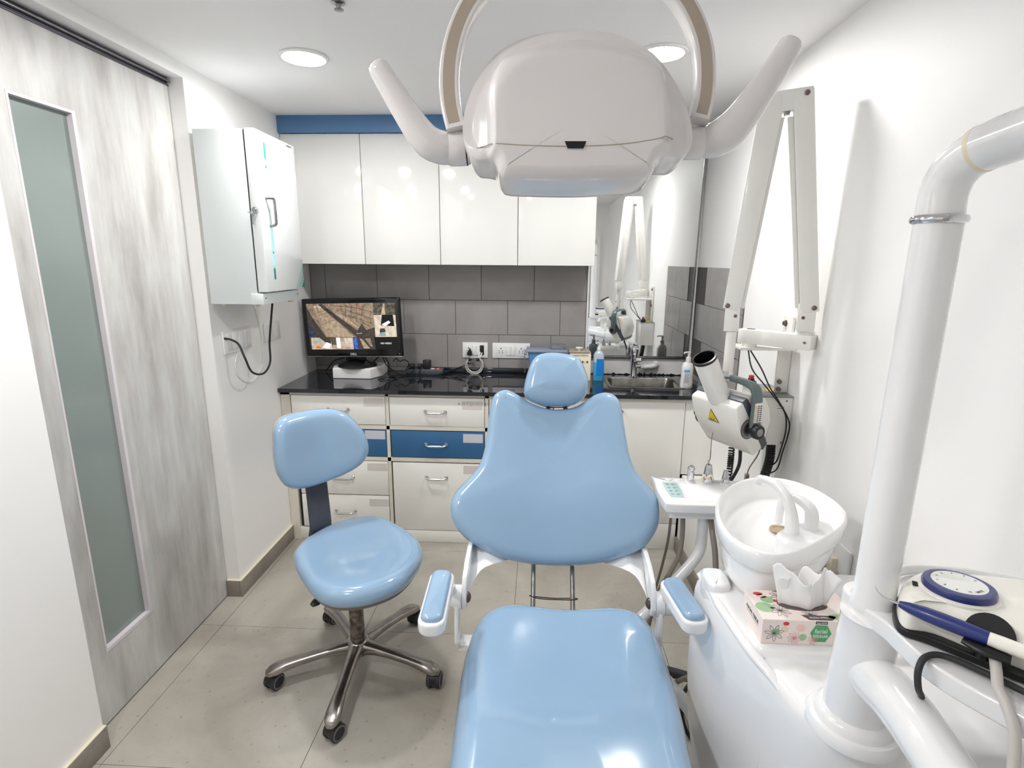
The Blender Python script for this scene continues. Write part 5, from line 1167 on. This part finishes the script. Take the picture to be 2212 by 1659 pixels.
spoly('picture_area', em_mat('screen_teal', (130, 160, 168), None, 30), [(.80, .30), (.88, .29), (.87, .36), (.82, .37)], 4)
spoly('picture_area', pale, [(.02, 0), (.26, 0), (.25, .26), (.02, .26)], 2)
spoly('picture_area', drk, [(.12, .26), (.25, .26), (.25, .12), (.18, .16)], 3)
spoly('picture_area', wht, [(.14, .04), (.20, .16), (.25, .12), (.22, .02)], 4)
spoly('picture_area', org, [(.06, .02), (.14, .02), (.11, .08), (.08, .08)], 4)
spoly('picture_area', em_mat('screen_beige', (190, 170, 150), (150, 134, 120), 30), [(.262, 0), (.505, 0), (.505, .26), (.262, .26)], 2)
spoly('picture_area', em_mat('screen_brown', (90, 76, 66), None, 20), [(.262, .10), (.31, .10), (.31, .26), (.262, .26)], 3)
spoly('picture_area', wht, [(.315, .03), (.36, .03), (.355, .26), (.31, .26)], 3)
spoly('picture_area', pale, [(.42, .04), (.50, .06), (.49, .26), (.40, .26)], 3)
spoly('picture_area', drk, [(.51, 0), (.745, 0), (.745, .26), (.51, .26)], 2)
spoly('picture_area', scb, [(.515, .02), (.56, .0), (.545, .26), (.51, .24)], 3)
spoly('picture_area', sand, [(.58, .24), (.61, .22), (.69, .02), (.62, .02)], 3)
spoly('picture_area', sand2, [(.64, .24), (.70, .24), (.72, .06), (.70, .06)], 3)
spoly('picture_area', sbl, [(.75, 0), (1, 0), (1, .265), (.75, .265)], 3)
text('lettering', 'NO VIDEO', .013, MF(sw0 + .875 * (sw1 - sw0), -.0022, sh0 + .13 * (sh1 - sh0)), mu, mv, wht, scr, depth=.0001)
text('lettering', 'Camera 05', .007, MF(sw0 + .58 * (sw1 - sw0), -.0022, sh0 + .35 * (sh1 - sh0)), mu, mv, wht, scr, depth=.0001)
text('lettering', '2024 19:52:48', .007, MF(sw0 + .13 * (sw1 - sw0), -.0022, sh0 + .93 * (sh1 - sh0)), mu, mv, wht, scr, depth=.0001)
spoly('picture_area', em_mat('screen_red', (220, 70, 70), None, 10), circ(.60, .93, .014, 12, 1.9), 3)
MB().box((.25, 2.94, .935), (.36, 2.965, 1.05), .006).build('neck', 'blk', t)
MB().lathe([(.105, .9015), (.108, .904), (.100, .912), (.060, .925), (.035, .945)], (.305, 2.975, 0), seg=44, sx=1.0).build('stand_foot', 'blk', t)
# white recorder box under it
tag(MB().pillow([(.192, 2.892), (.40, 2.890), (.445, 2.975), (.44, 3.09), (.19, 3.09), (.165, 2.985)], .058, .008, .004, lambda x, y, z: Vector((x, y, .8425 + z)), n=3, sm=1).build('recorder_box', 'wplas', base=(.3, 2.99, .8425), angle=35), 'low white box under the monitor stand on the worktop', 'box')
# power strip with plugs and adapters
t = thing('power_strip', 'long grey extension board with red switch lying along the backsplash', 'power strip', (.68, 3.06, .842))
MB().box((.560, 3.035, .8435), (.775, 3.085, .873), .004).build('strip_body', mat('grey_plastic', (74, 78, 88), .4), t)
MB().box((.738, 3.046, .872), (.752, 3.062, .8765), .001).build('red_switch', mat('lit_red', (230, 60, 50), .3, emit=.4), t)
MB().box((.690, 3.045, .8725), (.725, 3.075, .8742), .001).build('outlet', 'wplas', t)
K['grp'] = 'plugs pushed into the extension board'
plug = tag(MB().box((.660, 3.035, .8745), (.705, 3.075, .925), .006).tube([(.682, 3.055, .9), (.66, 3.04, .89), (.645, 3.03, .868), (.64, 3.02, .849)], .003, 8, 4).build('power_adapter', 'blk', base=(.68, 3.05, .8745)), 'large square black adapter plugged upright into the extension board', 'adapter')
tag(MB().box((.628, 3.035, .8745), (.655, 3.07, .902), .006).tube([(.64, 3.04, .89), (.62, 3.02, .88), (.60, 3.01, .85)], .003, 8, 4).build('plug', 'blk', base=(.64, 3.05, .8745)), 'black plug in the extension board just left of the large adapter', 'plug', K['grp'])
tag(MB().box((.578, 3.035, .8745), (.612, 3.07, .900), .008).tube([(.59, 3.04, .885), (.565, 3.02, .875), (.55, 3.0, .85)], .003, 8, 4).build('plug', 'blk', base=(.59, 3.05, .8745)), 'black plug at the end of the extension board nearest the monitor', 'plug', K['grp'])
rc = random.Random(11)
def cab(pts, r, label, m='blk'): tag(MB().tube(pts, r, 8, 8).build('cable', m, base=pts[0]), label, 'cable', 'black cables on the worktop')
cab([(.36, 3.05, .90), (.43, 3.04, .95), (.47, 3.02, .90), (.48, 2.98, .848), (.53, 2.95, .847), (.60, 2.98, .847), (.62, 3.00, .848)], .0032, 'black cable dropping in an arc from behind the monitor to the worktop')
cab([(.44, 2.90, .847), (.46, 2.87, .847), (.50, 2.865, .847), (.53, 2.88, .847), (.54, 2.92, .847), (.50, 2.95, .847), (.45, 2.94, .847), (.44, 2.91, .847)], .003, 'black cable coiled on the worktop right of the white box')
cab([(.42, 3.06, .96), (.45, 3.03, .90), (.50, 3.0, .87), (.55, 2.99, .85), (.62, 3.0, .847), (.70, 3.005, .847), (.76, 3.01, .850), (.80, 3.04, .86), (.88, 3.08, .885), (.93, 3.11, .90)], .003, 'long black cable running in front of the extension board to the socket')
cab([(.775, 3.06, .858), (.82, 3.07, .86), (.87, 3.08, .876), (.92, 3.09, .905)], .004, 'thick black cable from the extension board up to the black plug')
cab([(.78, 2.99, .847), (.80, 2.965, .847), (.86, 2.97, .847), (.93, 2.985, .847), (.99, 3.00, .847)], .0025, 'thin black cable lying in front of the coiled grey cable')
cab([(.20, 3.05, .93), (.14, 3.06, .91), (.10, 3.07, .87), (.08, 3.08, .847)], .003, 'black cable to the left of the monitor stand by the wall')
cab([(.48, 3.08, .91), (.50, 3.07, .925), (.52, 3.08, .91), (.55, 3.07, .92), (.57, 3.08, .90), (.56, 3.09, .87)], .003, 'wavy black cable standing up behind the plugs')
# coiled grey cable hanging at the socket, with black plug
t = thing('coiled_cable', 'bundle of pale grey cable coiled and tied, hanging from the socket plate', 'cable', (.952, 3.09, .885))
pts = []
for k in range(6 * 14):
    a_ = 2 * math.pi * k / 14; R0 = .042 + .005 * math.sin(k * .35) + .001 * (k / 14)
    pts.append((.952 + R0 * 1.02 * math.sin(a_), 3.098 - .004 * (k / 14) + .002 * math.sin(k), .893 + R0 * math.cos(a_)))
MB().tube(pts, .0026, 8, 2).build('cable_loops', mat('pale_grey_cable', (190, 188, 182), .45), t)
MB().box((.918, 3.068, .918), (.936, 3.112, .936), .005).box((.962, 3.068, .918), (.982, 3.112, .936), .005).build('cable_ties', 'blk', t)
MB().tube([(.97, 3.10, .93), (.978, 3.11, .948), (.982, 3.124, .962)], .0035, 8, 4).tube([(.975, 3.10, .925), (.988, 3.11, .945), (.992, 3.124, .958)], .0035, 8, 4).build('cable_ends', 'wplas', t)
tag(MB().prism([(-.016, -.012), (.016, -.012), (.012, .008), (0, .030), (-.012, .008)], (.922, 3.100, .962), (1, 0, 0), (0, 0, 1), -.0) if False else MB().prism([(-.016, -.014), (.014, -.016), (.012, .006), (.001, .028), (-.010, .008)], (.922, 3.121, .962), (1, 0, 0), (0, 0, 1), .022, .003).build('plug', 'blk', base=(.922, 3.11, .96)), 'pointed black plug in the left socket plate above the coiled cable', 'plug')

# blue sharps box with clear lid
t = thing('sharps_box', 'translucent blue plastic box with a clear hinged lid behind the headrest', 'container', (1.36, 2.99, .842))
rr = [[(x, y, z) for x, y in rrect(1.262 + .02 * (1 - k), 2.935 + .01 * (1 - k), 1.468 - .02 * (1 - k), 3.055, .012, 4)] for k, z in ((0, .8425), (.0, .846), (.5, .93), (1, .998))]
MB().rings(rr).build('tub', 'bluep', t)
MB().prism([(1.252, 2.925), (1.478, 2.925), (1.478, 3.065), (1.252, 3.065)], (0, 0, .997), (1, 0, 0), (0, 1, 0), .014, .004).build('lid', mat('smoky_clear_lid', (176, 190, 214), .15, trans=.4, ior=1.3), t)
MB().prism(rrect(1.385, 2.95, 1.47, 3.04, .02, 4), (0, 0, 1.010), (1, 0, 0), (0, 1, 0), .022, .005).build('flap', 'clearp', t)
MB().tube([(1.390, 2.955, 1.032), (1.43, 2.95, 1.036), (1.462, 2.952, 1.030), (1.475, 2.955, 1.012)], .003, 8, 4).build('flap_edge', 'clearp', t)
MB().box((1.240, 2.97, .975), (1.256, 3.01, 1.002), .004).tube([(1.245, 2.99, .98), (1.242, 2.99, .94), (1.248, 2.99, .90), (1.245, 2.99, .87)], .002, 8, 4).build('side_latch', 'clearp', t)
# glass bead steriliser
t = thing('bead_sterilizer', 'cream bead steriliser box with white lid knob beside the blue bottle', 'steriliser', (1.55, 2.99, .842))
MB().prism([(2.945, .8425), (2.950, .87), (2.968, .995), (3.06, .995), (3.06, .8425)], (1.490, 0, 0), (0, 1, 0), (0, 0, 1), .118, .002).build('case', 'cream', t)
MB().box((1.486, 2.960, .995), (1.602, 3.064, 1.001), .001).build('top_plate', mat('taupe_plate', (176, 168, 150), .4), t)
MB().lathe([(.010, 1.001), (.009, 1.010), (.020, 1.013), (.021, 1.017), (.018, 1.020)], (1.545, 3.0, 0), seg=28).build('lid_knob', 'wplas', t)
tl = Vector((0, .018, .125)).normalized()
text('lettering', 'GLASS BEAD STERILIZER', .0085, (1.548, 2.9632, .979), (1, 0, 0), tl, 'navy', t)
for x in (1.563, 1.588): MB().lathe([(.0055, 0), (.0055, .0015), (.0035, .002), (.0035, .004), (.001, .004)], (x, 2.9575, .945), (0, -1, .14), 16).build('switch', 'ink', t)
# blue hand-rub bottle
t = thing('sanitizer_bottle', 'square pump bottle of bright blue liquid with blue label by the mirror', 'bottle', (1.652, 2.965, .842))
def rrz(x0, y0, x1, y1, r, z): return [(p[0], p[1], z) for p in rrect(x0, y0, x1, y1, r, 4)]
MB().rings([rrz(1.624, 2.943, 1.678, 2.985, .010, .8425), rrz(1.622, 2.941, 1.680, 2.987, .012, .846), rrz(1.622, 2.941, 1.680, 2.987, .012, .945)]).build('liquid', mat('blue_liquid', (70, 170, 222), .1, coat=.5), t)
MB().rings([rrz(1.622, 2.941, 1.680, 2.987, .012, .9451), rrz(1.623, 2.942, 1.679, 2.986, .012, .985), rrz(1.630, 2.948, 1.672, 2.980, .012, 1.000), rrz(1.640, 2.954, 1.662, 2.974, .009, 1.008), rrz(1.641, 2.955, 1.661, 2.973, .009, 1.014)]).build('bottle_top', mat('milky_plastic', (196, 214, 226), .2, trans=.2), t)
MB().box((1.637, 2.9400, .873), (1.675, 2.9408, .965)).build('label', mat('azure_label', (18, 138, 226), .4, rgb2=(14, 110, 196), scale=240), t)
MB().lathe([(.012, 1.010), (.012, 1.026), (.006, 1.028), (.004, 1.046), (.0085, 1.047), (.0085, 1.053)], (1.651, 2.964, 0), seg=20).tube([(1.651, 2.964, 1.050), (1.638, 2.956, 1.051), (1.630, 2.952, 1.047)], .0035, 10, 4).build('pump', 'wplas', t)
# white lotion bottle
t = thing('lotion_bottle', 'white pump bottle with pale blue label at the right end of the worktop', 'bottle', (2.092, 2.80, .842))
q_ = lambda w_, d_, z: [(2.092 + w_ * math.copysign(abs(math.cos(a_)) ** .8, math.cos(a_)), 2.815 + d_ * math.copysign(abs(math.sin(a_)) ** .8, math.sin(a_)), z) for a_ in [2 * math.pi * k / 28 for k in range(28)]]
MB().rings([q_(.029, .021, .8425), q_(.032, .023, .846), q_(.032, .023, .875), q_(.0295, .022, .90), q_(.031, .023, .93), q_(.030, .022, .955), q_(.024, .018, .972), q_(.012, .012, .980), q_(.011, .011, .984)]).build('bottle_body', 'wplas', t)
lb = MB().box((2.070, 2.7905, .872), (2.100, 2.7925, .950), .0005).build('label', mat('pale_label', (226, 228, 232), .4), t)
MB().box((2.070, 2.7899, .929), (2.099, 2.791, .941)).build('label_band', mat('sky_blue_print', (110, 175, 232), .4), lb)
mb = MB()
for k in range(9): mb.box((2.074, 2.7899, .922 - k * .0052), (2.074 + .016 + .008 * ((k * 7) % 3) / 2, 2.791, .9232 - k * .0052))
mb.build('label_print', 'ink', lb)
MB().lathe([(.013, .980), (.013, 1.004), (.006, 1.007), (.0055, 1.020), (.008, 1.021), (.008, 1.030)], (2.093, 2.812, 0), seg=24).tube([(2.101, 2.812, 1.030), (2.090, 2.808, 1.031), (2.072, 2.800, 1.030), (2.064, 2.796, 1.026)], .0045, 10, 5).build('pump', 'wplas', t)
